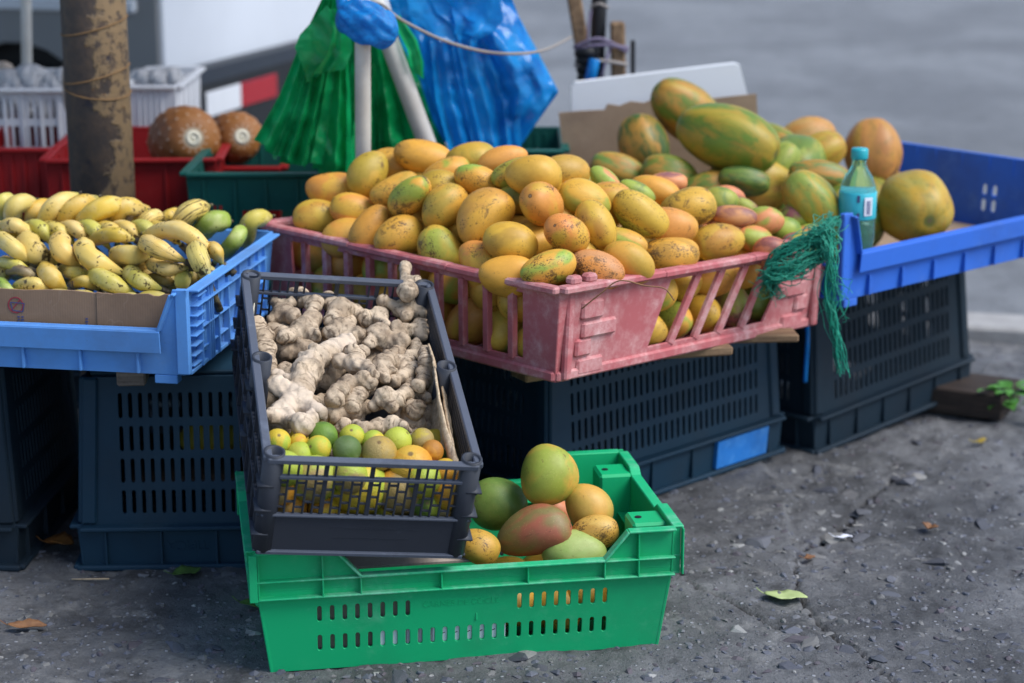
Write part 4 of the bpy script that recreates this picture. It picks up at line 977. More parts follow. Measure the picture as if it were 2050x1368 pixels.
# papayas
PG, PGd, PO, PYe, PYg = (0.13, 0.20, 0.028), (0.05, 0.105, 0.022), (0.40, 0.205, 0.032), (0.44, 0.30, 0.035), (0.26, 0.30, 0.05)
for (u, v, Y, a, b, ang, tl, c1, c2, sp, lab) in [
    (1457, 277, 3.66, 100, 67, -22, -22, (0.13, 0.21, 0.02), (0.34, 0.24, 0.025), .2, 'large green and yellow striped papaya on top of the papaya heap'),
    (1378, 226, 3.86, 80, 56, -35, 25, PG, PO, .3, 'green papaya with orange flush leaning behind the topmost one'),
    (1288, 293, 3.80, 66, 50, 108, 10, PGd, PO, .2, 'dark green papaya with an orange stripe against the cardboard'),
    (1340, 352, 3.66, 58, 42, -20, 0, PG, PO, .3, 'green and orange papaya under the dark green one'),
    (1238, 343, 3.70, 58, 36, -20, 0, (0.16, 0.25, 0.05), PO, .2, 'green and orange papaya lying behind the yellow mangoes'),
    (1616, 284, 3.98, 60, 50, 10, 0, (0.50, 0.28, 0.09), (0.48, 0.22, 0.05), .9, 'blotched tan orange papaya at the back of the heap'),
    (1640, 306, 3.84, 55, 40, 25, 0, PO, PYe, .3, 'bright orange papaya with a green tip behind the bottle'),
    (1748, 306, 3.96, 66, 58, 92, 15, (0.48, 0.22, 0.05), (0.40, 0.17, 0.05), 1.0, 'orange papaya with grey blotches standing against the royal blue wall'),
    (1829, 414, 3.66, 80, 74, -66, -66, (0.46, 0.28, 0.03), (0.38, 0.30, 0.06), .5, 'big yellow papaya with its stem end turned out, alone beside the bottle'),
    (1624, 403, 3.46, 68, 50, -48, 10, (0.24, 0.30, 0.05), PYe, .3, 'green and yellow papaya beside the bottle behind the netting'),
    (1640, 352, 3.62, 62, 32, -8, 0, (0.10, 0.20, 0.045), PO, .2, 'green-topped papaya lying behind the bottle neck'),
    (1556, 335, 3.70, 56, 38, 52, 0, (0.26, 0.32, 0.05), PYg, .2, 'light green ridged papaya under the topmost one'),
    (1580, 310, 3.86, 50, 34, -45, 0, PYg, PO, .2, 'pale green papaya with orange streaks, wedged behind the light green one'),
    (1420, 378, 3.62, 56, 36, 10, 0, PG, PO, .2, 'green and orange papaya low behind the two-tone mangoes'),
    (1690, 405, 3.60, 50, 40, 20, 0, PG, PYe, .2, 'green papaya hidden behind the bottle'),
    (1490, 362, 3.60, 52, 30, -10, 0, PGd, PG, .1, 'dark green papaya at the bottom of the heap behind the red mango')]:
    p = at_y(u, v, Y); zc = depth(p); L, W = 2*a/FPX*zc, 2*b/FPX*zc
    if abs(tl) > 60: L = W*1.25
    elif abs(tl) > 10: L = L/math.cos(rad(tl))
    fruit('papaya', PAPAYA[(u*3+v) % 5], p, axis_dir(ang, tl), L, W, (u*5) % 6, c1, c2, sp, lab, 'papaya', 'papayas behind the pink crate')

for k, (x, y, z, a) in enumerate([(.30, 3.70, .40, .3), (.40, 3.80, .405, 1.2), (.34, 3.88, .41, 2.2), (.52, 3.90, .425, .8), (.50, 3.72, .42, 2.6), (.60, 3.82, .425, 1.7), (.62, 4.00, .425, .2), (.70, 3.92, .425, 2.0), (.74, 4.02, .43, 1.0), (.62, 3.66, .425, .5), (.45, 3.97, .43, 1.9), (.44, 3.68, .50, .1), (.55, 3.80, .52, 1.4), (.50, 3.88, .53, 2.4)]):
    fruit('papaya', PAPAYA[k % 5], (x, y, z), (math.cos(a), math.sin(a), .05), .17, .115, k, (PG, PO, PYe)[k % 3], (PYg, PG, PO)[k % 3], .3, 'papaya in the shaded lower layer of the papaya heap', 'papaya', 'papayas in the lower layer of the heap')

# citrus in the grey crate: zoom list (centre, radius) on the tilted heap
CY_, CO, CG, CL, CB = (0.58, 0.42, 0.035), (0.62, 0.28, 0.03), (0.09, 0.17, 0.025), (0.36, 0.44, 0.05), (0.34, 0.25, 0.09)
GRI = GRM.inverted()
def on_grey(u, v, zl):
    """point of the line of sight that lies zl above the floor of the tilted crate"""
    o = GRI @ Vector((0, 0, CAMH)); d = (GRI.to_3x3() @ Vector(ray(u, v))); t = (zl-o.z)/d.z
    return GRM @ (o+d*t)
def zc_(x, y, r): return 460+x/3.796, 850+y/3.796, r/3.796
CIT = [(365, 130, 100, .124, CY_, CL, .2, 'orange-yellow lime by the left tube of the grey crate'), (520, 135, 70, .120, CO, CY_, .1, 'small orange citrus under the ginger tip'), (675, 180, 100, .122, CL, CY_, .2, 'yellow-green lime with a scar'),
       (710, 90, 115, .122, CG, (0.13, 0.23, 0.03), .1, 'dark green lime touching the ginger'), (890, 192, 112, .124, (0.13, 0.19, 0.07), (0.09, 0.15, 0.04), .3, 'rough dull green lime behind the front rim'), (930, 90, 95, .124, (0.50, 0.46, 0.05), CL, .2, 'yellow lime with a brown stem scar'),
       (1090, 135, 95, .120, CY_, CL, .2, 'pale yellow lime between the scarred one and the green one'), (1275, 125, 110, .124, (0.44, 0.48, 0.06), CL, .3, 'bright yellow-green lime with a corky patch'), (1135, 220, 138, .122, CB, (0.40, 0.26, 0.05), .8, 'brown scarred green and orange citrus at the front rim'),
       (1460, 118, 95, .122, (0.44, 0.34, 0.04), CB, .8, 'orange-brown scarred lime by the dry husk'), (1540, 205, 88, .122, CO, (0.42, 0.18, 0.03), .6, 'small deep orange citrus by the dry husk'), (1480, 250, 75, .105, CG, CL, .2, 'green lime half hidden behind the big orange'),
       (530, 235, 108, .112, CL, (0.44, 0.44, 0.06), .2, 'lime green citrus low behind the front rim'), (1380, 320, 168, .110, (0.62, 0.38, 0.05), CO, .3, 'big yellow-orange with its blossom end showing over the rim'), (1640, 360, 104, .112, CO, CY_, .2, 'orange citrus in the front corner under the husk'),
       (385, 100, 60, .10, CG, CG, .1, 'dark green lime under the ginger by the left wall')]
for k, (x, y, r, zl, c1, c2, sp, lab) in enumerate(CIT):
    u, v, rp = zc_(x, y, r); p = on_grey(u, v, zl); R_ = rp/FPX*depth(p)
    d = axis_dir(70+k*47, -55+(k*31) % 60)
    if 'blossom' in lab: d = (-FWD*0.7+UP*0.6)
    if 'stem scar' in lab: d = (-FWD*0.75+UP*0.5)
    fruit('citrus', CITRUS[k % 5], p, d, 2*R_, 2*R_, k, c1, c2, sp, lab, 'citrus', None)
rc = random.Random(4)
for k, (x, z, r, c1, c2, sp) in enumerate([(-.112, .118, .021, CL, CG, .2), (-.118, .082, .022, CO, CB, .6), (-.070, .095, .029, CB, CL, .9), (-.024, .108, .022, CL, CB, .5), (-.006, .078, .036, CY_, CL, .4), (-.098, .052, .020, CB, CO, .8), (-.052, .048, .021, CO, CY_, .2),
    (.050, .078, .030, CO, CB, .5), (.078, .105, .022, CL, CY_, .4), (.085, .062, .026, CG, CL, .9), (.118, .085, .022, CO, CY_, .2), (.115, .050, .020, CO, CB, .4), (.040, .040, .022, CY_, CL, .2), (-.015, .036, .020, CO, CY_, .2)]):
    r *= 1.16; p = GRM @ Vector((x, -CD/2+0.014+r*1.04, z)); fruit('citrus', CITRUS[k % 5], p, axis_dir(k*63, 20), 2*r, 2*r, k, c1, c2, sp, 'citrus fruit showing behind the front lattice of the grey crate', 'citrus', 'citrus behind the lattice of the grey crate')
for k in range(18):
    r = 0.022; p = GRM @ Vector((-.118+(k % 6)*.047, -CD/2+0.075+(k//6)*.046, .058+.02*(k % 2))); fruit('citrus', CITRUS[k % 5], p, axis_dir(k*40, 0), 2*r, 2*r, k, (CL, CY_, CO, CG)[k % 4], CY_, .4, 'citrus fruit in the lower layer of the grey crate', 'citrus', 'citrus in the lower layer of the grey crate')

# ------------------------------------------------------------------ bananas in the light blue crate
def banana(pts3, r, col, streak, label, stem_end=1, stem_len=0.02, stem_r=0.0055):
    C = spline(pts3, 9); n = len(C); na = 20; V, F, AL, AR = [], [], [], []
    T = [(C[min(i+1, n-1)]-C[max(i-1, 0)]).normalized() for i in range(n)]
    a = (T[0].cross(FWD)).normalized()
    for i in range(n):
        s = i/(n-1); a = (a-T[i]*a.dot(T[i])).normalized(); b = T[i].cross(a)
        prof = min(1.0, (0.10+3.2*s)**0.9 if stem_end == 0 else (0.12+4.2*s)**0.8, (0.12+4.2*(1-s))**0.8 if stem_end == 0 else (0.13+2.4*(1-s))**1.0)
        for k in range(na):
            an = 2*math.pi*k/na; rr = r*prof*(1+0.11*abs(math.cos(2.5*an+0.6))-0.05); V.append(C[i]+a*rr*math.cos(an)+b*rr*math.sin(an)); AL.append(s if stem_end else 1-s); AR.append(abs(((k/na)*2) % 2-1))
    for i in range(n-1):
        for k in range(na):
            k2 = (k+1) % na; F.append((i*na+k, i*na+k2, (i+1)*na+k2, (i+1)*na+k))
    V.append(C[0]-T[0]*r*0.28); V.append(C[-1]+T[-1]*r*0.18); AL += [0 if stem_end else 1, 1 if stem_end else 0]; AR += [0, 0]
    for k in range(na): F.append((n*na, (k+1) % na, k)); F.append((n*na+1, (n-1)*na+k, (n-1)*na+(k+1) % na))
    o0 = sum(C, Vector())/n
    me = bpy.data.meshes.new('banana'); me.from_pydata([v-o0 for v in V], [], F)
    for nm, dat in (('along', AL), ('around', AR)): me.attributes.new(nm, 'FLOAT', 'POINT').data.foreach_set('value', dat)
    o = mesh_obj('banana', me, M['banana'], None, True); o.location = o0; o.color = (*col, streak); tag(o, label, 'banana', 'bananas in the light blue crate')
    e, td = (C[-1], T[-1]) if stem_end else (C[0], -T[0])
    bend = Vector((rb.uniform(-.2, .2), rb.uniform(-.2, .2), rb.uniform(-.25, .1)))
    poly_tube('stem', [e-o0-td*0.003, e-o0+td*stem_len*0.5+bend*stem_len*0.2, e-o0+td*stem_len+bend*stem_len*0.6], 0.004, M['banana_stem'], o, 7, True, [max(r*0.30, stem_r), stem_r, stem_r*1.15])
    e2, t2 = (C[0], -T[0]) if stem_end else (C[-1], T[-1])
    poly_tube('blossom_tip', [e2-o0+t2*r*0.12, e2-o0+t2*(r*0.28+0.003)], 0.003, M['banana_stem'], o, 6, True, [r*0.22, 0.0022])
    return o
rb = random.Random(17)
BY1, BP, BG, BYG = (0.60, 0.40, 0.060), (0.66, 0.48, 0.125), (0.28, 0.38, 0.055), (0.50, 0.42, 0.075)
BAN = [  # three picture points in the zoomed frame, radius, depth, colour, streaks, which end shows the stem, stem length
 ((20, 255), (25, 150), (90, 110), 52, 3.24, BYG, .2, 0), ((105, 270), (120, 170), (215, 115), 64, 3.23, BP, .4, 0), ((215, 300), (240, 200), (320, 125), 52, 3.25, BY1, .3, 0), ((310, 290), (365, 180), (490, 85), 68, 3.21, BP, .5, 0),
 ((430, 310), (490, 195), (620, 105), 68, 3.21, BY1, .3, 0), ((545, 275), (650, 190), (800, 125), 72, 3.18, BY1, .6, 0), ((620, 330), (700, 275), (770, 235), 52, 3.22, BP, .3, 0), ((790, 340), (830, 205), (950, 175), 66, 3.21, BY1, .2, 0),
 ((870, 330), (930, 230), (960, 175), 50, 3.25, BY1, .3, 0), ((930, 380), (985, 265), (1070, 215), 52, 3.20, BP, 1.1, 0), ((1080, 310), (1125, 235), (1190, 195), 46, 3.24, BY1, .3, 0), ((1195, 310), (1260, 215), (1370, 155), 72, 3.21, BP, 1.3, 0),
 ((1320, 350), (1410, 275), (1510, 250), 74, 3.22, BG, .2, 0), ((1460, 480), (1550, 385), (1610, 300), 56, 3.20, BG, .3, 0), ((1645, 420), (1690, 285), (1790, 225), 62, 3.28, BYG, .2, 0),
 ((0, 300), (90, 290), (185, 330), 52, 3.12, BP, .5, 1), ((-20, 350), (80, 420), (185, 505), 58, 3.04, BP, .8, 1), ((190, 370), (240, 440), (370, 510), 84, 3.06, BP, .4, 1), ((410, 360), (430, 440), (515, 535), 72, 3.03, BP, .7, 1),
 ((570, 400), (640, 490), (820, 590), 72, 3.01, BP, .4, 1), ((610, 370), (750, 350), (880, 370), 52, 3.10, BY1, .3, 1), ((770, 470), (870, 475), (985, 485), 70, 3.04, BP, .4, 1), ((985, 390), (1060, 430), (1210, 500), 66, 2.99, BP, 1.0, 1),
 ((1030, 330), (1230, 360), (1450, 505), 60, 3.04, BP, .6, 1), ((1310, 440), (1335, 510), (1390, 640), 70, 2.97, BP, 1.0, 1, .048), ((1010, 520), (1110, 550), (1240, 555), 52, 3.00, BP, .9, 1), ((1240, 580), (1225, 640), (1230, 710), 56, 3.00, BYG, .4, 1),
 ((-10, 510), (90, 535), (180, 560), 40, 3.03, BYG, .6, 1), ((60, 585), (150, 590), (260, 640), 36, 3.01, (0.20, 0.15, 0.08), 1.0, 1), ((300, 560), (350, 620), (430, 690), 66, 2.99, BY1, .4, 1), ((110, 690), (215, 680), (330, 710), 50, 2.98, BP, .6, 1),
 ((420, 560), (500, 585), (600, 590), 50, 3.02, BYG, 1.0, 1), ((470, 680), (560, 665), (650, 700), 42, 2.99, BY1, .4, 1), ((630, 600), (730, 650), (880, 720), 66, 2.97, BYG, .5, 1), ((870, 580), (940, 635), (1060, 690), 62, 2.98, BYG, .4, 1),
 ((1000, 630), (1080, 640), (1170, 670), 44, 3.02, (0.36, 0.26, 0.05), .4, 1), ((-10, 640), (40, 690), (90, 710), 46, 2.99, BG, .5, 1), ((560, 500), (480, 560), (420, 620), 44, 3.06, BY1, .4, 1), ((960, 560), (900, 530), (820, 540), 44, 3.06, BY1, .4, 1), ((1400, 420), (1440, 450), (1480, 520), 44, 3.03, BY1, .5, 1)]
for k in range(11): BAN.append(((-60+k*118, 300-10*(k % 2)), (30+k*118, 318), (130+k*118, 390+14*(k % 3)), 50, 3.14, (BY1, BP, BYG)[k % 3], .4, 1))
for q in BAN:
    P3, rr, Y, colr, stk, se = q[:3], q[3], q[4], q[5], q[6], q[7]; sl = q[8] if len(q) > 8 else rb.uniform(.016, .028)
    pts = []
    for k, (x, y) in enumerate(P3):
        u, v = x/3.336, 370+y/3.336; base = Y+0.02
        dy = (0.022, -0.006, 0.012)[k] if se == 0 else (0.03, -0.004, -0.006)[k]
        xw = (u-CXP)/FPX*base; pts.append(Vector(at_y(u, v, base+dy-(xw+0.5)*0.15)))
    a_, b_, c_ = pts; pts = [a_+(a_-b_)*0.42+Vector((0, .012, -.004)), b_+(b_-(a_+c_)/2)*0.75, c_+(c_-b_)*0.24]
    green_ = colr == BG
    lab = ('unripe green banana at the right end of the banana crate' if green_ else 'dry brown banana end low in the light blue crate' if colr[0] < .25 else 'dim yellow banana low against the cardboard liner' if colr[0] < .4 else
           'banana with a long black stem hanging over the light blue crate corner' if sl > .04 else 'ripe banana with broad black streaks in the light blue crate' if stk > 1.0 else
           'pale ripe banana with dark bruises in the light blue crate' if stk >= .7 else 'greenish yellow banana in the light blue crate' if colr == BYG else 'pale yellow banana in the light blue crate' if colr == BP else 'deep yellow banana in the light blue crate')
    zc = pts[1].y*CP-(pts[1].z-CAMH)*SP
    banana(pts, 0.97*rr/3.336/FPX*zc, tuple(c*rb.uniform(.92, 1.06) for c in colr), stk, lab, se, sl)

for k in range(34):      # lower layer that fills the crate
    x = -.30+(k % 17)*.038; y = -.13+(k//17)*.14; c = LBM @ Vector((x, y, .072+.014*(k//17)+rb.uniform(-.004, .004))); a = rb.uniform(-.5, .5)-.9; d = Vector((math.cos(a), math.sin(a), 0))*.05
    banana([c-d, c+Vector((0, 0, .012)), c+d], .0185, tuple(q*rb.uniform(.8, 1) for q in (0.55, 0.40, 0.085)), .5, 'banana in the shaded lower layer of the light blue crate', 1, .012)

# ------------------------------------------------------------------ ginger in the grey crate
def ginger(knobs, label, fresh=0.0, vox=0.0030, seed=0):
    """knobs: (point, radius); each joins the nearest earlier knob; one continuous skin"""
    r_ = random.Random(seed); segs = []
    for i, (p, r) in enumerate(knobs):
        if i == 0: continue
        j = min(range(i), key=lambda k: (knobs[k][0]-p).length-knobs[k][1]*0.5); segs.append((j, i))
    bm = bmesh.new()
    def ball(c, r, d=None):
        g = bmesh.ops.create_icosphere(bm, subdivisions=2, radius=r)
        bmesh.ops.transform(bm, matrix=Matrix.Translation(c), verts=g['verts'])
    for p, r in knobs: ball(p, r)
    for j, i in segs:
        a, ra = knobs[j]; b, rb_ = knobs[i]; L = (b-a).length; n = max(2, int(L/(min(ra, rb_)*0.55)))
        for k in range(1, n):
            t = k/n; nk = 1-0.22*math.sin(math.pi*t)+0.05*math.sin(t*17+i); ball(a.lerp(b, t), (ra+(rb_-ra)*t)*nk)
        for _ in range(r_.choice((0, 1, 1, 2))):   # buds
            t = r_.uniform(.2, 1); c = a.lerp(b, t); d = Vector((r_.gauss(0, 1), r_.gauss(0, 1)-.6, abs(r_.gauss(0, 1)))).normalized(); rr = (ra+(rb_-ra)*t); ball(c+d*rr*0.85, rr*r_.uniform(.26, .50))
    c0 = knobs[0][0].copy(); bmesh.ops.translate(bm, vec=-c0, verts=bm.verts)
    me = bm_mesh('ginger', bm); o = bpy.data.objects.new('ginger_root', me); COL.objects.link(o)
    m = o.modifiers.new('r', 'REMESH'); m.mode = 'VOXEL'; m.voxel_size = vox; m.use_smooth_shade = True
    s = o.modifiers.new('s', 'SMOOTH'); s.factor = 0.5; s.iterations = 3
    dg = bpy.context.evaluated_depsgraph_get(); m2 = bpy.data.meshes.new_from_object(o.evaluated_get(dg)); o.modifiers.clear(); o.data = m2; bpy.data.meshes.remove(me)
    co = np.zeros(len(m2.vertices)*3); m2.vertices.foreach_get('co', co); co = co.reshape(-1, 3)
    best = np.full(len(co), 1e9); al = np.zeros(len(co)); acc = 0.0
    for j, i in (segs or [(0, 0)]):
        a = np.array(knobs[j][0]-c0); b = np.array(knobs[i][0]-c0); d = b-a; L2 = d@d+1e-12; t = np.clip(((co-a)@d)/L2, -.6, 1.6); ds = np.linalg.norm(co-a-np.clip(t, 0, 1)[:, None]*d, axis=1)
        sel = ds < best; best[sel] = ds[sel]; al[sel] = acc+t[sel]*math.sqrt(L2); acc += 0.37
    deg = {}
    for j, i in segs: deg[j] = deg.get(j, 0)+1; deg[i] = deg.get(i, 0)+1
    tip = np.zeros(len(co))
    for j, i in segs:
        if deg[i] == 1:
            b = np.array(knobs[i][0]-c0); d = b-np.array(knobs[j][0]-c0); d /= np.linalg.norm(d)+1e-9; tip = np.maximum(tip, np.clip(((co-b)@d)/knobs[i][1], 0, 1.2)*(np.linalg.norm(co-b, axis=1) < knobs[i][1]*1.6))
    # low lumps
    ns = vnoise(co[:, 0]+co[:, 2]*0.7, co[:, 1]-co[:, 2]*0.4, 0.007, seed+50)*0.0032+vnoise(co[:, 0]+co[:, 2]*0.3, co[:, 1]+co[:, 2], 0.018, seed+51)*0.005
    nr = np.zeros(len(co)*3); m2.vertex_normals.foreach_get('vector', nr); nr = nr.reshape(-1, 3)
    ring = 0.0006*np.sin(al*560)
    m2.vertices.foreach_set('co', (co+nr*(ns+ring)[:, None]).ravel())
    m2.attributes.new('along', 'FLOAT', 'POINT').data.foreach_set('value', al); m2.attributes.new('tip', 'FLOAT', 'POINT').data.foreach_set('value', tip)
    m2.update(); m2.materials.clear(); m2.materials.append(M['ginger']); m2.polygons.foreach_set('use_smooth', [True]*len(m2.polygons))
    o.location = c0; o.color = (1, 1, 1, fresh); return tag(o, label, 'ginger', 'ginger roots in the grey crate')
GIN = [
 (.100, 0, 'long smooth ginger tuber standing along the left wall of the grey crate', [(225, 515, 66), (255, 600, 82), (275, 690, 80), (300, 780, 62), (315, 850, 44)]),
 (.110, 0, 'branched ginger root with a knobbly finger at the back left', [(400, 445, 78), (340, 360, 42), (330, 480, 42), (470, 460, 62), (450, 360, 42)]),
 (.115, 0, 'ginger root with a long upright finger and a round body', [(540, 560, 100), (600, 470, 62), (615, 370, 56), (520, 330, 66), (470, 310, 44), (610, 590, 56), (400, 600, 48)]),
 (.095, 0, 'small round dusty ginger knob below the round-bodied root', [(430, 690, 70), (400, 620, 45), (480, 630, 40), (560, 690, 78), (530, 650, 60)]),
 (.112, 0, 'large ginger root with fingers pointing down at the back', [(790, 420, 92), (710, 350, 64), (900, 430, 60), (960, 470, 60), (1060, 450, 66), (1115, 510, 30), (740, 480, 60)]),
 (.112, 0, 'plump pale ginger body in the middle of the heap', [(800, 565, 100), (740, 585, 70), (850, 495, 50), (900, 590, 62), (860, 630, 60)]),
 (.122, 0, 'rough ginger root with round lobes by the right back tube', [(1190, 400, 62), (1095, 350, 46), (1290, 410, 74), (1350, 430, 44), (1240, 450, 50)]),
 (.150, 0, 'upright knobbly ginger root propped against the back rim', [(1250, 290, 72), (1235, 200, 46), (1238, 125, 46), (1302, 215, 38), (1320, 300, 36)]),
 (.110, 0, 'wide ginger root with three cut round ends', [(1050, 590, 88), (1110, 650, 68), (1210, 630, 56), (985, 645, 46), (1230, 560, 60), (1330, 530, 66), (1405, 495, 40), (1345, 585, 52), (1180, 540, 60)]),
 (.128, 1, 'largest pale clean ginger root with many knobs in front', [(560, 830, 108), (650, 740, 84), (740, 690, 82), (840, 640, 66), (540, 745, 42), (490, 1030, 108), (530, 930, 88), (360, 860, 44), (355, 925, 68), (320, 1140, 58), (430, 1150, 64), (380, 1080, 44), (530, 1200, 84), (640, 1110, 62), (590, 1160, 60)]),
 (.132, 1, 'pale curved ginger finger bent to the right', [(790, 765, 56), (880, 770, 70), (975, 815, 58), (1020, 860, 40), (950, 700, 46), (860, 690, 50)]),
 (.118, 0, 'ginger lobe with a broken white tip', [(1080, 800, 82), (1130, 755, 58), (1085, 880, 52)]),
 (.126, 0, 'thick bent ginger finger with a flat cut end', [(755, 1015, 66), (800, 960, 66), (860, 915, 66), (950, 890, 60), (1000, 920, 46)]),
 (.112, 0, 'dark ringed ginger finger pointing down', [(885, 1050, 64), (920, 990, 62), (980, 930, 50)]),
 (.122, 0, 'upright dirty ginger root with swirled knots at the right wall', [(1375, 700, 50), (1385, 770, 56), (1375, 830, 58), (1370, 895, 60), (1330, 930, 50)]),
 (.095, 0, 'rough ginger chunk half buried at the right', [(1200, 870, 74), (1260, 920, 52), (1180, 800, 50)]),
 (.118, 0, 'forked ginger root with a small round end by the husk', [(1100, 1020, 78), (1020, 1070, 44), (1180, 1030, 56), (1230, 990, 62), (1310, 955, 50), (1385, 1012, 44), (1140, 1080, 50)]),
 (.112, 0, 'stubby ginger knob with a dark cut face by the husk', [(1300, 1105, 62), (1270, 1060, 50), (1330, 1060, 44)]),
 (.090, 0, 'shadowed ginger root between the pale one and the forked one', [(900, 1110, 70), (960, 1070, 50), (740, 1130, 70), (680, 1140, 60), (820, 1120, 50)]),
 (.108, 0, 'long low ginger root lying just above the limes', [(1050, 1215, 66), (1150, 1195, 60), (1225, 1205, 40), (1272, 1240, 24), (950, 1225, 44), (890, 1205, 36)]),
 (.100, 0, 'little square ginger stub above the limes', [(800, 1215, 52), (830, 1190, 44)]),
 (.108, 0, 'crooked ginger finger between the swirled root and the wide root', [(1290, 700, 56), (1250, 780, 58), (1310, 640, 44), (1200, 760, 46)]),
 (.104, 0, 'dusty ginger root lying across the shaded gap at the right', [(1180, 720, 60), (1110, 740, 50), (1260, 840, 52), (1300, 800, 48), (1150, 900, 50)]),
 (.100, 0, 'small dirty ginger root by the husk above the forked one', [(1290, 1000, 52), (1340, 1040, 46), (1240, 960, 50)]),
 (.085, 0, 'dark ginger piece under the knob by the husk', [(1330, 1190, 66), (1220, 1150, 60), (1390, 1210, 40)])]
for k, (zl, fr, lab, kn) in enumerate(GIN):
    rk = random.Random(k+70); K = []
    for x, y, r in kn:
        u, v = 450+x/3.42, 500+y/3.42; p = on_grey(u, v, zl+rk.uniform(-.006, .008)); K.append((p, r/3.42/FPX*depth(p)*1.07))
    ginger(K, lab, 0.75 if fr else 0.0, 0.0028, k)
    if k == 0:
        b = on_grey(450+190/3.42, 500+480/3.42, .118); root = bpy.data.objects[-1] if False else [o for o in COL.objects if o.name.startswith('ginger_root')][0]
        for dx, dz in ((-.004, .022), (.004, .026)): poly_tube('sprout', [b-root.location, b-root.location+Vector((dx*.3, 0, dz*.5)), b-root.location+Vector((dx, -.002, dz))], .0015, M['sprout'], root, 5, True, [.0028, .002, .0007])
rk = random.Random(99)
for k in range(26):
    x, y = rk.uniform(-.10, .105), rk.uniform(-.08, .21); z = rk.uniform(.066, .090); K = []
    p = Vector((x, y, z))
    for j in range(4): K.append((GRM @ p, rk.uniform(.014, .024))); p = p+Vector((rk.uniform(-.03, .03), rk.uniform(-.03, .03), rk.uniform(-.008, .008)))
    ginger(K, 'ginger root in the shaded lower layer of the grey crate', 0.0, 0.004, 200+k)

# dry husk along the right wall of the grey crate
def strip(name, pts, wv, mat, label, cat, th=0.004, seed=1, n=22, m=6, parent=None):
    r = random.Random(seed); C = spline(pts, 8); V, F = [], []
    N = len(C)
    for i, c in enumerate(C):
        t = i/(N-1); w = wv(t)*(1+.08*math.sin(9*t+seed))
        for k in range(m):
            s = k/(m-1)-.5; V.append(c+WIDE*(s*w*(1+r.uniform(-.06, .06)))+THICK*(0.006*math.sin(5*s+4*t)+r.uniform(-.0008, .0008)))
    for i in range(N-1):
        for k in range(m-1): F.append((i*m+k, i*m+k+1, (i+1)*m+k+1, (i+1)*m+k))
    me = bpy.data.meshes.new(name); me.from_pydata(V, [], F); o = mesh_obj(name, me, mat, parent, True)
    s = o.modifiers.new('s', 'SOLIDIFY'); s.thickness = th
    return tag(o, label, cat) if label else o
g3 = GRM.to_3x3(); WIDE, THICK = (g3 @ Vector((0, .25, 1))).normalized(), (g3 @ Vector((1, 0, 0))).normalized()
hp = lambda x, y, z: GRM @ Vector((x, y, z))
strip('dry_husk', [hp(.120, .085, .12), hp(.122, .02, .120), hp(.119, -.06, .118), hp(.120, -.12, .118), hp(.126, -.20, .115)], lambda t: .020+.062*math.sin(math.pi*min(1, t*.85+.12)), M['husk'], 'dry fibrous tan husk wedged along the right wall of the grey crate', 'husk', .003, 3)
strip('dry_husk', [hp(.128, .03, .112), hp(.131, -.06, .11), hp(.128, -.15, .105), hp(.124, -.215, .098)], lambda t: .05+.02*t, M['husk'], 'frayed inner husk layer behind the tan husk', 'husk', .003, 8)

# ------------------------------------------------------------------ planks and blocks under the crates
def plank(name, c, size, yaw, mat, label, cat='plank', tilt=0):
    o = MB().box((0, 0, 0), size, None, 0.003).build(name, mat); o.location = c; o.rotation_euler = (0, rad(tilt), rad(yaw)); return tag(o, label, cat)
p = at_z(257, 772, .318); plank('wood_block', (p[0], p[1]+.10, .337), (0.044, 0.24, 0.030), 4, M['wood_grey'], 'grey wooden block end sticking out below the light blue crate', 'block')
p = at_z(1478, 702, .328); plank('wood_plank', (p[0]-.125, p[1]+.05, .314), (0.24, 0.052, 0.016), 12, M['wood'], 'raw wooden slat end poking out under the pink crate middle')
p = at_z(1258, 748, .326); plank('wood_plank', (p[0]-.085, p[1]+.085, .313), (0.20, 0.05, 0.014), 30, M['wood'], 'chipped wooden slat just visible under the pink crate near corner')
p = at_z(1612, 672, .330); plank('wood_plank', (p[0]-.10, p[1]+.06, .314), (0.19, 0.05, 0.014), 4, M['wood'], 'splintered wooden slat under the pink crate beside the netting')
plank('wood_block', (0.884, 3.965, 0.020), (0.30, 0.150, 0.052), -28, M['wood_dark'], 'dark heavy timber block on the pavement under the slate crate end', 'block')

# cardboard liner with print in the light blue crate
lin = empty('cardboard_liner', LBM @ Vector((0, -0.449/2+0.022, 0.006)), rotm(-9.7)); tag(lin, 'brown printed cardboard liner standing inside the light blue crate front', 'cardboard')
def liner(x0, x1, seed, dy):
    r = random.Random(seed); top = [(x1-(x1-x0)*k/14, 0.112+r.uniform(-.002, .002)) for k in range(15)]
    MM = Matrix.Translation((0, dy, 0)) @ Matrix.Rotation(math.pi/2-0.05, 4, 'X'); flat_panel('cardboard_sheet', [(x0, 0), (x1, 0)]+top, [], 0.004, MM, M['cardboard'], lin, 0.0003); return MM
MM = liner(-.33, .204, 1, 0.0); MM2 = liner(.2045, .318, 2, -0.002)
Mp = MM @ Matrix.Translation((0, 0, 0.0026))
m = MB(); m.ring((0, 0, -.0003), (0, 0, .0003), .0125, .0108, 24); mm = bm_mesh('print_mark', m.bm); mm.transform(Mp @ Matrix.Translation((.075, .088, 0))); mesh_obj('print_mark', mm, M['print_red'], lin)
m = MB(); m.box((0, 0, 0), (.0016, .024, .0005), Matrix.Rotation(-.7, 3, 'Z'), 0); mm = bm_mesh('print_mark', m.bm); mm.transform(Mp @ Matrix.Translation((.075, .088, 0.0002))); mesh_obj('print_mark', mm, M['print_red'], lin)
m = MB()
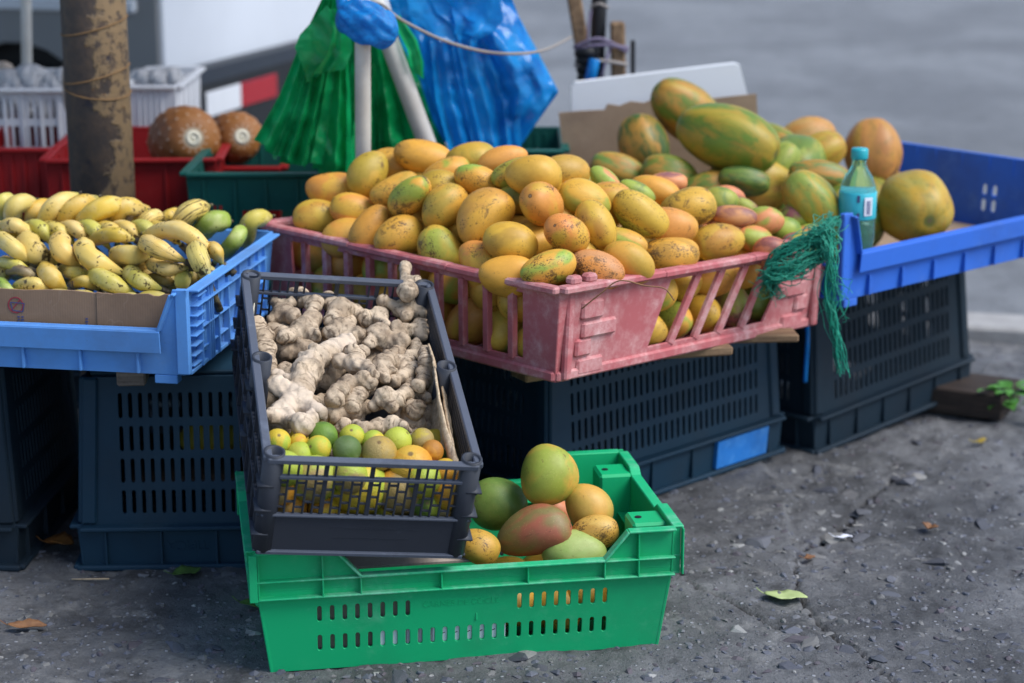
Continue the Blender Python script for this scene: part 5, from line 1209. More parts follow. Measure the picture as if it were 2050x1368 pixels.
for a, b in (((-.008, -.006), (.008, -.008)), ((.008, -.008), (.011, .005)), ((.011, .005), (-.011, .006)), ((-.011, .006), (-.008, -.006))): m.bar((a[0], a[1], 0), (b[0], b[1], 0), .0013, .0004, 0)
mm = bm_mesh('print_mark', m.bm); mm.transform(Mp @ Matrix.Translation((.078, .086, 0.0003))); mesh_obj('print_mark', mm, M['print_blue'], lin)
rr = random.Random(2)
for x, n_ in ((.079, 2), (.187, 1)):
    m = MB()
    for c in range(n_):
        for k in range(9): m.box((c*.006, -.001+k*.0042-.0012*n_, 0), (rr.uniform(.0025, .0045), .0022, .0005), None, 0)
    mm = bm_mesh('print_lettering', m.bm); mm.transform(Mp @ Matrix.Translation((x, .040, 0))); mesh_obj('print_lettering', mm, M['print_blue'], lin)
flat_panel('print_triangle', [(-.02, .03), (.028, .03), (.034, .068), (-.02, .075)], [], .0005, Mp, M['print_red'], lin, .0001)

# cardboard, paper and board in the green crate (seen through the slots and under the grey crate)
tag(flat_panel('cardboard_sheet', [(-.26, .008), (-.035, .008), (-.03, .112), (-.262, .108)], [], .003, GMX @ Matrix.Translation((0, -.147, 0)) @ Matrix.Rotation(math.pi/2+.11, 4, 'X'), M['cardboard_grey'], None, .0003), 'greyish cardboard seen through the left slots of the green crate', 'cardboard')
pap = flat_panel('paper_sheet', [(-.13, .024), (.055, .022), (.055, .066), (-.13, .064)], [], .0012, GMX @ Matrix.Translation((0, -.1555, 0)) @ Matrix.Rotation(math.pi/2+.11, 4, 'X'), M['paper'], None, .0002); tag(pap, 'white printed paper label seen through the lower slots of the green crate', 'paper')
m = MB(); rr = random.Random(6)
for k in range(26): m.box((-.09+k*.0016, .043, 0), (rr.choice((.0006, .001)), .026, .0004), None, 0)
for k in range(14): m.box((-.04+k*.006, .034+(k % 3)*.009, 0), (.004, .0012, .0004), Matrix.Rotation(.4, 3, 'Z'), 0)
mm = bm_mesh('barcode_print', m.bm); mm.transform(GMX @ Matrix.Translation((0, -.1563, 0)) @ Matrix.Rotation(math.pi/2+.11, 4, 'X')); mesh_obj('barcode_print', mm, M['print_black'], pap)
tag(flat_panel('cardboard_flap', [(-.165, 0), (.03, 0), (.028, .09), (-.05, .096), (-.16, .088)], [], .004, GMX @ Matrix.Translation((0, -.118, .132)) @ Matrix.Rotation(.12, 4, 'X'), M['cardboard_grey'], None, .0003), 'torn grey cardboard flap between the grey crate and the green crate', 'cardboard')
# cardboard floor in the royal blue crate
tag(flat_panel('cardboard_floor', [(-.33, -.22), (.33, -.225), (.335, .22), (-.325, .225)], [], .004, RBM @ Matrix.Translation((0, 0, .012)), M['cardboard_pale'], None, .0003), 'pale cardboard sheet on the floor of the royal blue crate', 'cardboard')

# ------------------------------------------------------------------ behind the heap: cardboard, foam board, bottle, netting
def px_panel(uvs, Y, yaw_slope=0.0):
    return [Vector(at_y(u, v, Y+yaw_slope*((u-CXP)/FPX*Y))) for u, v in uvs]
def slab(name, pts, th, mat, label, cat, jag=0.0, seed=1):
    """upright board: polygon in space given thickness"""
    r = random.Random(seed); n = (pts[1]-pts[0]).cross(pts[-1]-pts[0]).normalized()
    bm = bmesh.new(); A = [bm.verts.new(p+n*th/2) for p in pts]; B = [bm.verts.new(p-n*th/2) for p in pts]
    bm.faces.new(A); bm.faces.new(B[::-1])
    for k in range(len(pts)): k2 = (k+1) % len(pts); bm.faces.new((A[k2], A[k], B[k], B[k2]))
    bmesh.ops.recalc_face_normals(bm, faces=bm.faces); o = mesh_obj(name, bm_mesh(name, bm), mat); return tag(o, label, cat)
slab('foam_board', px_panel([(1150, 440), (1144, 172), (1152, 164), (1470, 126), (1480, 130), (1496, 192), (1500, 440)], 4.10), .024, M['foam'], 'white foam board standing behind the cardboard and papayas', 'board')
tear = [(1118, 226), (1165, 222), (1210, 220), (1216, 208), (1240, 212), (1262, 203), (1290, 206), (1312, 196)]
slab('cardboard_sheet', px_panel([(1140, 420)]+tear+[(1315, 420)], 4.00), .006, M['cardboard_pale'], 'torn brown cardboard panel standing behind the dark green papaya', 'cardboard')
slab('cardboard_sheet', px_panel([(1316, 420), (1313, 197), (1400, 200), (1514, 188), (1521, 300), (1521, 420)], 4.03), .006, M['cardboard_pale'], 'brown cardboard panel end right of the topmost papaya', 'cardboard')
tray = empty('cardboard_tray', (0.30, 3.80, 0.345), rotm(20)); tag(tray, 'low cardboard tray under the papayas behind the pink crate', 'cardboard')
MB().box((0, 0, .004), (.50, .30, .006), None, .001).build('floor', M['cardboard_pale'], tray)
# bottle
bt = empty('soda_bottle', RBM @ Vector((-0.3255, -0.172, .016))); tag(bt, 'teal soda bottle with turquoise cap and blue label in the royal blue crate', 'bottle')
bx = at_y(1716, 420, 3.44); bt.location = (bx[0], 3.44, .368)
def lathe(name, prof, mat, parent, n=28):
    V, F = [], []
    for z, r in prof:
        for k in range(n): V.append((r*math.cos(2*math.pi*k/n), r*math.sin(2*math.pi*k/n), z))
    for i in range(len(prof)-1):
        for k in range(n): k2 = (k+1) % n; F.append((i*n+k, i*n+k2, (i+1)*n+k2, (i+1)*n+k))
    F.append(tuple(range(n))[::-1]); F.append(tuple((len(prof)-1)*n+k for k in range(n)))
    me = bpy.data.meshes.new(name); me.from_pydata(V, [], F); return mesh_obj(name, me, mat, parent, True)
out = [(0, .022), (.004, .029), (.02, .0325), (.045, .0315), (.06, .029), (.075, .0315), (.085, .0325), (.13, .0325), (.155, .0325), (.175, .030), (.19, .0245), (.203, .016), (.212, .0125), (.224, .0122)]
lathe('bottle_body', out, M['bottle'], bt)
lathe('drink', [(.003, .020), (.006, .027), (.02, .0310), (.045, .0300), (.06, .0275), (.075, .0300), (.085, .0310), (.122, .0310), (.1222, .0305)], M['soda'], bt)
lathe('cap', [(.221, .0145), (.224, .0152), (.237, .0150), (.240, .0135)], M['cap'], bt)
lb = lathe('label', [(.118, .0329), (.119, .0331), (.164, .0331), (.165, .0322)], M['label_film'], bt)
bar = MB(); rr = random.Random(8)
def on_cyl(a, z, r=.0337): return Vector((r*math.sin(a), -r*math.cos(a), z))
m = MB(); a = .42; m.box(on_cyl(a, .142), (.016, .0008, .032), Matrix.Rotation(a, 3, 'Z'), .0003); m.build('label_patch', M['paper'], lb)
m = MB()
for k in range(9): m.box(on_cyl(a, .130+k*.0026, .0342), (.008, .0006, .0012 if k % 2 else .0018), Matrix.Rotation(a, 3, 'Z'), 0)
m.build('label_print', M['print_blue'], lb)
m = MB()
for z, h in ((.156, .012), (.125, .012)): m.box(on_cyl(-.12, z), (.005, .0008, h), Matrix.Rotation(-.12, 3, 'Z'), 0)
m.build('label_print', M['print_blue'], lb)

# green netting tied round the pink crate corner
def strands(root, name, guide, n, spread, r, seed, mat=M['net'], seg=5, knots=True):
    rs_ = random.Random(seed); G = spline(guide, seg); V, F = [], []
    for s in range(n):
        ph = [rs_.uniform(0, 6.3) for _ in range(4)]; off = Vector((rs_.gauss(0, 1), rs_.gauss(0, .7), rs_.gauss(0, 1)))*spread
        i0 = 0 if rs_.random() < .7 else rs_.randrange(len(G)//2); i1 = len(G) if rs_.random() < .55 else max(i0+4, rs_.randrange(len(G)//2, len(G)))
        C = []
        for i in range(i0, i1):
            t = i/(len(G)-1); wob = Vector((math.sin(t*14+ph[0]), math.sin(t*11+ph[1])*.6, math.sin(t*13+ph[2])))*spread*.8
            C.append(G[i]+off*(.6+.5*math.sin(t*6+ph[3]))+wob)
        if len(C) < 3: continue
        b0 = len(V)
        for i, c in enumerate(C):
            T = (C[min(i+1, len(C)-1)]-C[max(i-1, 0)]).normalized(); a = T.orthogonal().normalized(); b = T.cross(a)
            for k in range(3): an = 2.094*k; V.append(c+a*r*math.cos(an)+b*r*math.sin(an))
        for i in range(len(C)-1):
            for k in range(3): k2 = (k+1) % 3; F.append((b0+i*3+k, b0+i*3+k2, b0+i*3+3+k2, b0+i*3+3+k))
    o0 = root.location if root else Vector(); me = bpy.data.meshes.new(name); me.from_pydata([v-o0 for v in V], [], F); o = mesh_obj(name, me, mat, root, True); o['kind'] = 'stuff'; return o
NP = lambda u, v, Y: Vector(at_y(u, v, Y))
NQ = lambda u, v, Y: NP(u, v, Y*1.03)
net = empty('green_netting', NQ(1640, 470, 3.16)); tag(net, 'tangled green plastic netting knotted round the corner of the pink crate', 'netting')
strands(net, 'wrapped_band', [NQ(1543, 545, 3.12), NQ(1560, 510, 3.12), NQ(1600, 490, 3.12), NQ(1640, 470, 3.14), NQ(1660, 450, 3.17), NQ(1672, 440, 3.2)], 90, .0075, .0009, 1)
strands(net, 'wrapped_band', [NQ(1535, 560, 3.10), NQ(1560, 552, 3.09), NQ(1600, 535, 3.10), NQ(1635, 515, 3.12), NQ(1655, 480, 3.14)], 110, .0085, .0009, 2)
strands(net, 'knot', [NQ(1620, 485, 3.12), NQ(1645, 470, 3.12), NQ(1662, 490, 3.12), NQ(1655, 515, 3.11)], 80, .008, .0010, 3)
strands(net, 'hanging_tail', [NQ(1655, 480, 3.10), NQ(1664, 530, 3.09), NQ(1660, 590, 3.09), NQ(1664, 630, 3.09), NQ(1676, 680, 3.09), NQ(1686, 745, 3.09)], 34, .0062, .0008, 4, seg=8)
strands(net, 'hanging_tail', [NQ(1650, 500, 3.10), NQ(1672, 560, 3.09), NQ(1690, 610, 3.09), NQ(1680, 650, 3.09)], 10, .010, .0006, 5, seg=7)
strands(net, 'frayed_edge', [NQ(1535, 560, 3.10), NQ(1545, 575, 3.10), NQ(1560, 590, 3.09)], 30, .012, .0005, 6)
# light blue strap hanging by the slate crate
st_ = poly_tube('blue_strap', spline([NP(1616, 640, 3.60), NP(1617, 680, 3.58), NP(1614, 730, 3.58), NP(1612, 765, 3.58)], 5), .004, M['blue_film'], None, 6); tag(st_, 'bright blue plastic strap hanging in the gap beside the slate crate', 'strap')
# string tied on the pink crate corner
sg = poly_tube('tie_string', spline([NQ(1165, 618, 2.80), NQ(1200, 590, 2.795), NQ(1240, 562, 2.80), NQ(1290, 572, 2.82), NQ(1330, 578, 2.85), NQ(1350, 602, 2.85)], 6), .0011, M['leaf_brown'], None, 5); tag(sg, 'thin brown string tied across the pink crate near its front corner', 'string')

# ------------------------------------------------------------------ poles
def pole(name, u0, u1, v0, v1, Y, r, mat, label, z0=0.0, Y1=None):
    top = Vector(at_y(u0, v0, Y)); bot = Vector(at_y(u1, v1, Y1 or Y)); d = (top-bot).normalized()
    a = bot+d*((z0-bot.z)/d.z); b = top+d*0.9; L = (b-a).length
    bm = MB(); n = 28; bm.tube((0, 0, 0), (0, 0, L), r, None, n, True)
    for f in bm.bm.faces: f.smooth = len(f.verts) == 4
    o = mesh_obj(name, bm_mesh(name, bm.bm), mat); o.location = a; o.rotation_euler = d.to_track_quat('Z', 'Y').to_euler(); return tag(o, label, 'pole'), a, d
rp_, ra, rd_ = pole('rusty_pole', 203, 216, 0, 390, 3.62, .0585, M['rust'], 'thick rusty steel pole with flaking paint behind the bananas')
rp_.rotation_euler = (0, 0, 0.0)
for v, tl in ((50, .10), (146, .10), (178, -.05)):
    z = at_y(205, v, 3.62)[2]; C = [Vector((.0595*math.cos(a), .0595*math.sin(a), z-ra.z+.012*math.sin(a+tl*9)+.01*math.cos(a)*tl*5)) for a in np.linspace(0, 2*math.pi, 40)]
    poly_tube('wire_band', C, .0014, M['wire'], rp_, 5)
pole('white_pipe', 726, 727, 80, 300, 3.47, .0138, M['pipe_white'], 'upright white plastic pipe beside the green bags', 0)
pole('white_pipe', 748, 848, 0, 270, 3.74, .0178, M['pipe_white'], 'slanting white plastic pipe crossing the upright one', 0, 3.74)
pole('thin_pole', 52, 54, 0, 150, 4.35, .0115, M['pipe_white'], 'thin pale rust-stained pole behind the white crates', 0)
bmat = M['wood']
def stick(name, uv0, uv1, Y, size, mat, label, cat='post'):
    a, b = Vector(at_y(*uv0, Y)), Vector(at_y(*uv1, Y)); d = (a-b).normalized(); b = b-d*((b.z-0)/d.z)
    m = MB(); L = (a-b).length; m.box((0, 0, L/2), (*size, L), None, .004); o = m.build(name, mat); o.location = b; o.rotation_euler = d.to_track_quat('Z', 'Y').to_euler(); return tag(o, label, cat)
stick('wooden_post', (1140, -60), (1176, 160), 4.22, (.040, .03), M['wood'], 'brown wooden post leaning against the black pipe behind the foam board')
pole('black_pipe', 1200, 1194, -10, 150, 4.24, .0165, M['black'], 'black pipe lashed to the wooden posts behind the foam board', 0)
stick('wooden_stake', (1236, 44), (1238, 160), 4.22, (.042, .03), M['wood'], 'weathered short wooden stake lashed beside the black pipe')
stick('steel_rod', (1267, 80), (1267, 160), 4.22, (.010, .010), M['black'], 'thin black steel rod beside the wooden stake', 'rod')
for k, (a, b, c, mt) in enumerate((((1148, 95), (1200, 78), (1256, 104), 'violet_cord'), ((1150, 132), (1200, 122), (1256, 130), 'twine'), ((1152, 100), (1200, 90), (1258, 96), 'violet_cord'), ((1222, 95), (1212, 125), (1202, 160), 'violet_cord'), ((1182, 14), (1200, 8), (1218, 16), 'twine'), ((1183, 20), (1178, 55), (1176, 90), 'violet_cord'))):
    tag(poly_tube('lashing_cord', spline([NP(*a, 4.195), NP(*b, 4.185), NP(*c, 4.195)], 6), .0042 if k < 3 else .003, M[mt], None, 6), ('violet cord wound round the posts', 'grey cord wound low round the posts', 'second violet cord crossing the posts', 'violet cord running down beside the blue rag', 'pale cord tied high on the black pipe', 'violet cord hanging from the black pipe')[k], 'cord')
w = MB(); 
for k in range(4): w.tube(NP(1175, 95+k*16, 4.205), NP(1175, 112+k*16, 4.205), .026-.002*k, .027-.002*k, 10)
tag(w.build('tape_wrapping', M['bumper'], None, True), 'dark plastic wrapping bunched round the foot of the posts', 'wrapping')
tag(poly_tube('blue_rag', spline([NP(1190, 120, 4.18), NP(1186, 140, 4.175), NP(1180, 165, 4.18)], 4), .012, M['blue_film'], None, 8), 'bright blue plastic scrap tied in the lashing of the posts', 'rag')
tw = poly_tube('twine_line', spline([NP(700, 8, 3.62), NP(760, 8, 3.62), NP(800, 38, 3.6), NP(880, 78, 3.66), NP(960, 102, 3.70), NP(1030, 108, 3.71), NP(1090, 100, 3.80), NP(1145, 74, 4.18)], 7), .0030, M['twine'], None, 6); tag(tw, 'grey twine sagging from the white pipes to the wooden post', 'twine')

# ------------------------------------------------------------------ plastic bags hung on the pipes
def film(name, Ledge, Redge, Y0, pleats, amp, mat, parent, seed, nu=90, nv=44, jag=10, bulge=0.0):
    """thin creased plastic sheet hanging between two edges; folds fan out from the gathered top"""
    r = random.Random(seed); o0 = parent.location
    def ev(E_, t):
        x = t*(len(E_)-1); i = min(int(x), len(E_)-2); f = x-i; return (E_[i][0]*(1-f)+E_[i+1][0]*f, E_[i][1]*(1-f)+E_[i+1][1]*f)
    nf = max(3, int(pleats)); w_ = [r.uniform(.25, 1.9) for _ in range(nf)]; tot = sum(w_); fx = [0]
    for q in w_: fx.append(fx[-1]+q/tot)
    fz = [(1 if k % 2 else -1)*r.uniform(.25, 1.0) for k in range(nf+1)]; fj = [r.uniform(-1, 1)*jag for _ in range(nf+1)]
    fz2 = [r.uniform(-.5, .5) for _ in range(nf+1)]
    S, T_ = np.meshgrid(np.linspace(0, 1, nu+1), np.linspace(0, 1, nv+1)); SW = np.clip(S+.03*np.sin(3.1*T_*1.7+seed)*np.sin(math.pi*S), 0, 1)
    fold = np.interp(SW, fx, fz); fold2 = np.interp(SW, fx, fz2); step = np.array(fj)[np.clip(np.searchsorted(fx, SW.ravel(), side='right')-1, 0, nf)].reshape(SW.shape)
    V, F = [], []
    U, W = np.zeros_like(S), np.zeros_like(S)
    for j in range(nv+1):
        (lu, lv), (ru, rv) = ev(Ledge, j/nv), ev(Redge, j/nv); U[j] = lu+(ru-lu)*S[j]; W[j] = lv+(rv-lv)*S[j]
    W = W+step*np.clip((T_-.55)/.45, 0, 1)**2
    cs = np.zeros_like(U)
    for q in range(7):      # sharp random creases
        a = r.uniform(0, math.pi); wl_ = r.uniform(26, 80); pz = (U*math.cos(a)+W*math.sin(a))/wl_+r.uniform(0, 9)+.6*vnoise(U, W, 60.0, seed+400+q); cs += np.abs(pz-np.round(pz))*(1 if q % 2 else -1)*wl_/60*np.clip(vnoise(U, W, 70.0, seed+500+q)*2.2+.5, 0, 1)
    cr = 0.55*cs+vnoise(U, W, 34.0, seed+300)*.9+vnoise(U+W*.6, W-U*.4, 15.0, seed+301)*.45+np.abs(vnoise(U*1.2-W*.5, W, 48.0, seed+302))*1.4
    Y = Y0+amp*(.22+.78*T_)*(fold+fold2*T_)+amp*.75*cr-bulge*np.sin(math.pi*np.minimum(1, T_*1.05))*np.sin(math.pi*S)
    for j in range(nv+1):
        for i in range(nu+1): V.append(Vector(at_y(U[j, i], W[j, i], Y[j, i]))-o0)
    w = nu+1
    for j in range(nv):
        for i in range(nu): F.append((j*w+i, j*w+i+1, (j+1)*w+i+1, (j+1)*w+i))
    me = bpy.data.meshes.new(name); me.from_pydata(V, [], F); return mesh_obj(name, me, mat, parent, True)
gb = empty('green_bag_bundle', NP(690, -10, 3.55)); tag(gb, 'bundle of green plastic bags hanging from the white pipes', 'bags')
gf = M['green_film']
film('bag', [(648, -10), (600, 90), (560, 190), (508, 290)], [(668, -10), (655, 100), (640, 200), (610, 340)], 3.54, 9, .014, gf, gb, 1)
film('bag', [(648, -10), (630, 110), (590, 230), (558, 325)], [(685, -10), (695, 100), (702, 200), (705, 350)], 3.56, 8, .018, gf, gb, 2)
film('bag', [(665, 0), (670, 120), (640, 240), (625, 345)], [(715, 30), (740, 140), (745, 240), (740, 345)], 3.60, 7, .016, gf, gb, 3)
film('bag', [(700, 60), (720, 140), (725, 230), (720, 340)], [(780, 40), (815, 130), (850, 220), (880, 320)], 3.80, 9, .022, gf, gb, 4)
film('bag', [(700, 100), (735, 190), (750, 260), (760, 340)], [(800, 80), (840, 160), (865, 240), (905, 320)], 3.85, 5, .020, gf, gb, 5)
film('bag_flap', [(600, 70), (590, 95), (612, 150), (614, 165)], [(655, 10), (690, 70), (702, 95), (640, 150)], 3.52, 3, .010, gf, gb, 6, 40, 18, 3)
film('bag_flap', [(660, 20), (668, 60), (655, 110), (625, 150)], [(680, 15), (700, 60), (706, 100), (690, 140)], 3.51, 2, .010, gf, gb, 7, 40, 18, 3)
film('bag_flap', [(785, 40), (800, 70), (815, 100), (822, 135)], [(800, 30), (835, 80), (848, 125), (848, 160)], 3.72, 2, .010, gf, gb, 8, 40, 18, 3)
bb = empty('blue_bag_bundle', NP(920, -10, 3.8)); tag(bb, 'bundle of bright blue plastic bags hanging beside the slanting pipe', 'bags')
bf = M['blue_film']
film('bag', [(775, -10), (800, 80), (840, 180), (880, 290)], [(880, -10), (890, 90), (905, 200), (930, 305)], 3.88, 5, .020, bf, bb, 11)
film('bag', [(855, 0), (862, 90), (872, 200), (900, 300)], [(985, 0), (1005, 100), (1040, 200), (1044, 306)], 3.80, 12, .016, bf, bb, 12)
film('bag', [(900, -10), (935, 90), (985, 180), (1010, 290)], [(1022, -10), (1060, 90), (1112, 175), (1040, 300)], 3.83, 4, .016, bf, bb, 13, bulge=.05)
film('bag', [(985, 20), (1000, 80), (1020, 160), (1028, 280)], [(1020, 0), (1075, 100), (1119, 185), (1048, 282)], 3.85, 2, .014, bf, bb, 14, bulge=.04)
film('bag_flap', [(815, -5), (820, 30), (850, 55), (880, 80)], [(905, -5), (920, 25), (960, 50), (958, 82)], 3.76, 4, .010, bf, bb, 15, 40, 18, 4)
film('bag_flap', [(905, -5), (905, 25), (912, 50), (910, 66)], [(1000, -5), (1008, 40), (988, 65), (962, 80)], 3.755, 3, .010, bf, bb, 16, 40, 18, 4)
def knot_fn(th, p):
    x = .5*math.cos(th); rr = .5*math.sin(th)**.8*(1+.10*math.sin(5*p+6*x)+.07*math.sin(9*p-11*x)+.05*math.sin(14*x+3*p)); return (x, rr*math.cos(p), rr*math.sin(p))
kn = mesh_obj('blue_wrapping', fruit_mesh('blue_wrapping', knot_fn, 60, 40), bf); kn.location = NP(735, 48, 3.445); kn.scale = (.112, .05, .070); kn.rotation_mode = 'QUATERNION'; kn.rotation_quaternion = axis_dir(-24).to_track_quat('X', 'Z'); tag(kn, 'crumpled blue plastic wrapped round the joint of the white pipes', 'wrapping')
tag(poly_tube('blue_tail', spline([NP(683, -10, 3.46), NP(688, 25, 3.45), NP(700, 50, 3.45)], 5), .010, bf, None, 10), 'twisted blue plastic tail above the wrapped pipe joint', 'wrapping')

# ------------------------------------------------------------------ crates in the background
def simple_crate(name, u0, u1, vt, Y, H, D, mat, label, yaw=0, slots='v', fl=.012):
    a, b = Vector(at_y(u0, vt, Y)), Vector(at_y(u1, vt, Y)); W = (b-a).length; zt = (a.z+b.z)/2
    r = tag(empty(name, (a.x+(b.x-a.x)/2-math.sin(rad(yaw))*D/2, Y+math.cos(rad(yaw))*D/2, zt-H), rotm(yaw)), label, 'crate')
    for sd in ('front', 'right', 'back', 'left'):
        Mx, bb_, tp, S = side_frame(sd, W, D, H, fl, .004); holes = []
        if slots == 'v':
            n_ = int((2*bb_-.05)/.022)
            for row in range(3):
                for k in range(n_): holes.append(slot((k-(n_-1)/2)*.022, H*(.22+.25*row), .009, H*.17))
        elif slots == 'grip':
            hw = [(x*.045, H*.62+y*.016) for x, y in ((-1, -.6), (-.8, -1), (.8, -1), (1, -.6), (1, .8), (-1, .8))]; holes.append(hw)
            for s in (-1, 1):
                for k in range(4):
                    for q in range(5): holes.append(slot(s*(.085+k*.011), H*.22+q*.026, .006, .014))
        elif slots == 'fine':
            n_ = int((2*bb_-.03)/.016)
            for row in range(5):
                for k in range(n_): holes.append(rect((k-(n_-1)/2)*.016-.0055, H*(.06+.185*row), (k-(n_-1)/2)*.016+.0055, H*(.06+.185*row)+H*.14))
        flat_panel('wall_panel', [(-bb_, 0), (bb_, 0), (tp, S), (-tp, S)], holes, .004, Mx, mat, r)
        m = MB(); m.bar(Mx @ Vector((-tp, S-.003, .006)), Mx @ Vector((tp, S-.003, .006)), .018, .008, .002); m.build('rim', mat, r)
        for k in range(5): MB().box(Mx @ Vector((-bb_+.02+k*(2*bb_-.04)/4, S*.5, .005)), (.006, .010, S-.02) if sd in ('front', 'back') else (.010, .006, S-.02), None, .001).build('rib', mat, r)
    base_slab(r, W, D, fl, mat); return r
simple_crate('red_crate', -60, 104, 297, 3.92, .24, .36, M['red_plastic'], 'dark red crate under the white crate left of the rusty pole', 0, None)
simple_crate('red_crate', 92, 432, 318, 3.80, .24, .42, M['red_plastic'], 'long dark red crate holding pineapples behind the rusty pole', 3, None)
simple_crate('red_crate', 436, 562, 334, 3.98, .24, .30, M['red_plastic'], 'red crate end showing behind the dark green crate', 0, None)
simple_crate('dark_green_crate', 372, 690, 346, 3.62, .22, .40, M['teal_plastic'], 'dark green crate with a cut grip behind the bananas', 0, 'grip')
simple_crate('dark_green_crate', 985, 1128, 300, 3.92, .22, .30, M['teal_plastic'], 'teal crate end behind the mango heap under the blue bags', 0, 'v')
simple_crate('white_crate', -60, 146, 178, 4.14, .32, .34, M['white_plastic'], 'white latticed crate of bottles at the far left', 0, 'fine')
simple_crate('white_crate', 246, 352, 172, 4.22, .33, .34, M['white_plastic'], 'white crate behind the pineapples right of the rusty pole', 0, None)
# what stands below them, so that nothing hangs in the air
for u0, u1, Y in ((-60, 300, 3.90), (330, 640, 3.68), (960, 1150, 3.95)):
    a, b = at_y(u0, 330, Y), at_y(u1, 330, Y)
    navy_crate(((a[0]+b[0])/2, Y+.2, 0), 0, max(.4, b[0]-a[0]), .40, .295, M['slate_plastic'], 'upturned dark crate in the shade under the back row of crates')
def bag_lump(u, v, Y, sx, sz, seed, label, mat='clear_film'):
    r = random.Random(seed); ph = [r.uniform(0, 6.3) for _ in range(4)]
    def f(th, p):
        x = .5*math.cos(th); rr = .5*math.sin(th)**.8*(1+.14*math.sin(4*p+5*x+ph[0])+.10*math.sin(7*p-9*x+ph[1])+.06*math.sin(13*p+ph[2])); return (rr*math.cos(p), rr*math.sin(p), x)
    o = mesh_obj('plastic_bag', fruit_mesh('plastic_bag', f, 40, 26), M[mat]); o.location = NP(u, v, Y); o.scale = (sx, sx*.8, sz); return tag(o, label, 'bag', 'white bags in the white crates')
for k, (u, v, sx, sz) in enumerate(((20, 175, .09, .08), (62, 170, .08, .09), (105, 178, .07, .07), (128, 172, .05, .08), (40, 200, .12, .10), (100, 205, .11, .10))): bag_lump(u, v, 4.26, sx, sz, k, 'crumpled white bag sticking out of the far left white crate')
for k, (u, v, sx, sz) in enumerate(((285, 165, .06, .06), (318, 160, .07, .05), (345, 165, .05, .07))): bag_lump(u, v, 4.34, sx, sz, k+20, 'crumpled white bag sticking out of the white crate by the pineapples')
bag_lump(2, 146, 4.30, .055, .05, 40, 'beige sack top at the far left edge', 'cardboard_grey'); bag_lump(141, 175, 4.05, .03, .13, 41, 'upright grey sack beside the rusty pole', 'cardboard_grey')
# pineapples
def m_pine():
    t = NT('pineapple_rind'); col, al, rn = t.ocol(); co = t.coord(rnd=False)
    eye = t.new('ShaderNodeAttribute', attribute_name='eye').outputs['Fac']; end = t.new('ShaderNodeAttribute', attribute_name='endcap').outputs['Fac']
    c = t.mix(t.step(t.noise(co, 5, 4), .35, .65), (0.30, 0.115, 0.022), (0.17, 0.06, 0.018)); c = t.mix(t.step(eye, .55, .95), c, (0.55, 0.44, 0.32))
    c = t.mix(t.step(end, .35, .8, 0, .8), c, t.mix(t.step(t.noise(co, 14, 4), .4, .6), (0.10, 0.08, 0.06), (0.45, 0.40, 0.30)))
    return t.fin(c, .6, t.bump(t.noise(co, 40, 4), .5, .006))
M['pine'] = m_pine()
def pineapple(u, v, Y, r, L, d, label):
    rows, per = 9, 13; nu, nv = 78, 54; V, F, EY, EN = [], [], [], []
    for j in range(nv+1):
        t = j/nv; th = math.pi*t
        for i in range(nu):
            p = 2*math.pi*i/nu; fy = t*rows; k = math.floor(fy); best = 9
            for kk in (k-1, k, k+1):
                fx = p/(2*math.pi)*per-.5*(kk % 2); dx = abs(fx-round(fx)); dyv = fy-kk-.5; best = min(best, math.hypot(dx*1.0, dyv*1.05))
            e = max(0, 1-best*1.7); rr = r*max(.05, math.sin(th))**.55*(1+.055*e); V.append((L*.5*math.cos(th), rr*math.cos(p), rr*math.sin(p))); EY.append(max(0, 1-best*2.6)); EN.append(max(0, min(1, (math.cos(th)-.984)/.016)))
    for j in range(nv):
        for i in range(nu): i2 = (i+1) % nu; F.append((j*nu+i, j*nu+i2, (j+1)*nu+i2, (j+1)*nu+i))
    me = bpy.data.meshes.new('pineapple'); me.from_pydata(V, [], F); me.attributes.new('eye', 'FLOAT', 'POINT').data.foreach_set('value', EY); me.attributes.new('endcap', 'FLOAT', 'POINT').data.foreach_set('value', EN)
    o = mesh_obj('pineapple', me, M['pine'], None, True); o.location = NP(u, v, Y); o.rotation_mode = 'QUATERNION'; o.rotation_quaternion = Vector(d).normalized().to_track_quat('X', 'Z'); tag(o, label, 'pineapple')
    m = MB(); m.ring((L*.49, 0, 0), (L*.505, 0, 0), .015, .008, 12); m.tube((L*.47, 0, 0), (L*.495, 0, 0), .009, None, 10); m.build('stem_scar', M['sprout'], o, True)
    return o
pineapple(368, 282, 3.98, .068, .20, (.32, -.85, .18), 'brown pineapple lying with its stem scar out, in the red crate')
pineapple(468, 282, 4.08, .058, .19, (.30, -.90, .22), 'second brown pineapple lying behind the first, nearer the green bags')
# yellow fruit glimpsed inside the left navy crate
for k in range(4):
    fruit('mango', MANGO[k], (-.50+k*.06, 3.14+.02*(k % 2), .175), (1, .2, .1*k), .10, .07, k, (0.62, 0.50, 0.04), (0.55, 0.5, 0.06), .1, 'yellow fruit glimpsed through the slots of the navy crate', 'fruit', 'yellow fruit inside the navy crate')
plank('inner_shelf', (-.43, 3.17, .130), (.40, .26, .010), 2.5, M['wood_dark'], 'dark board carrying the yellow fruit inside the navy crate', 'board')

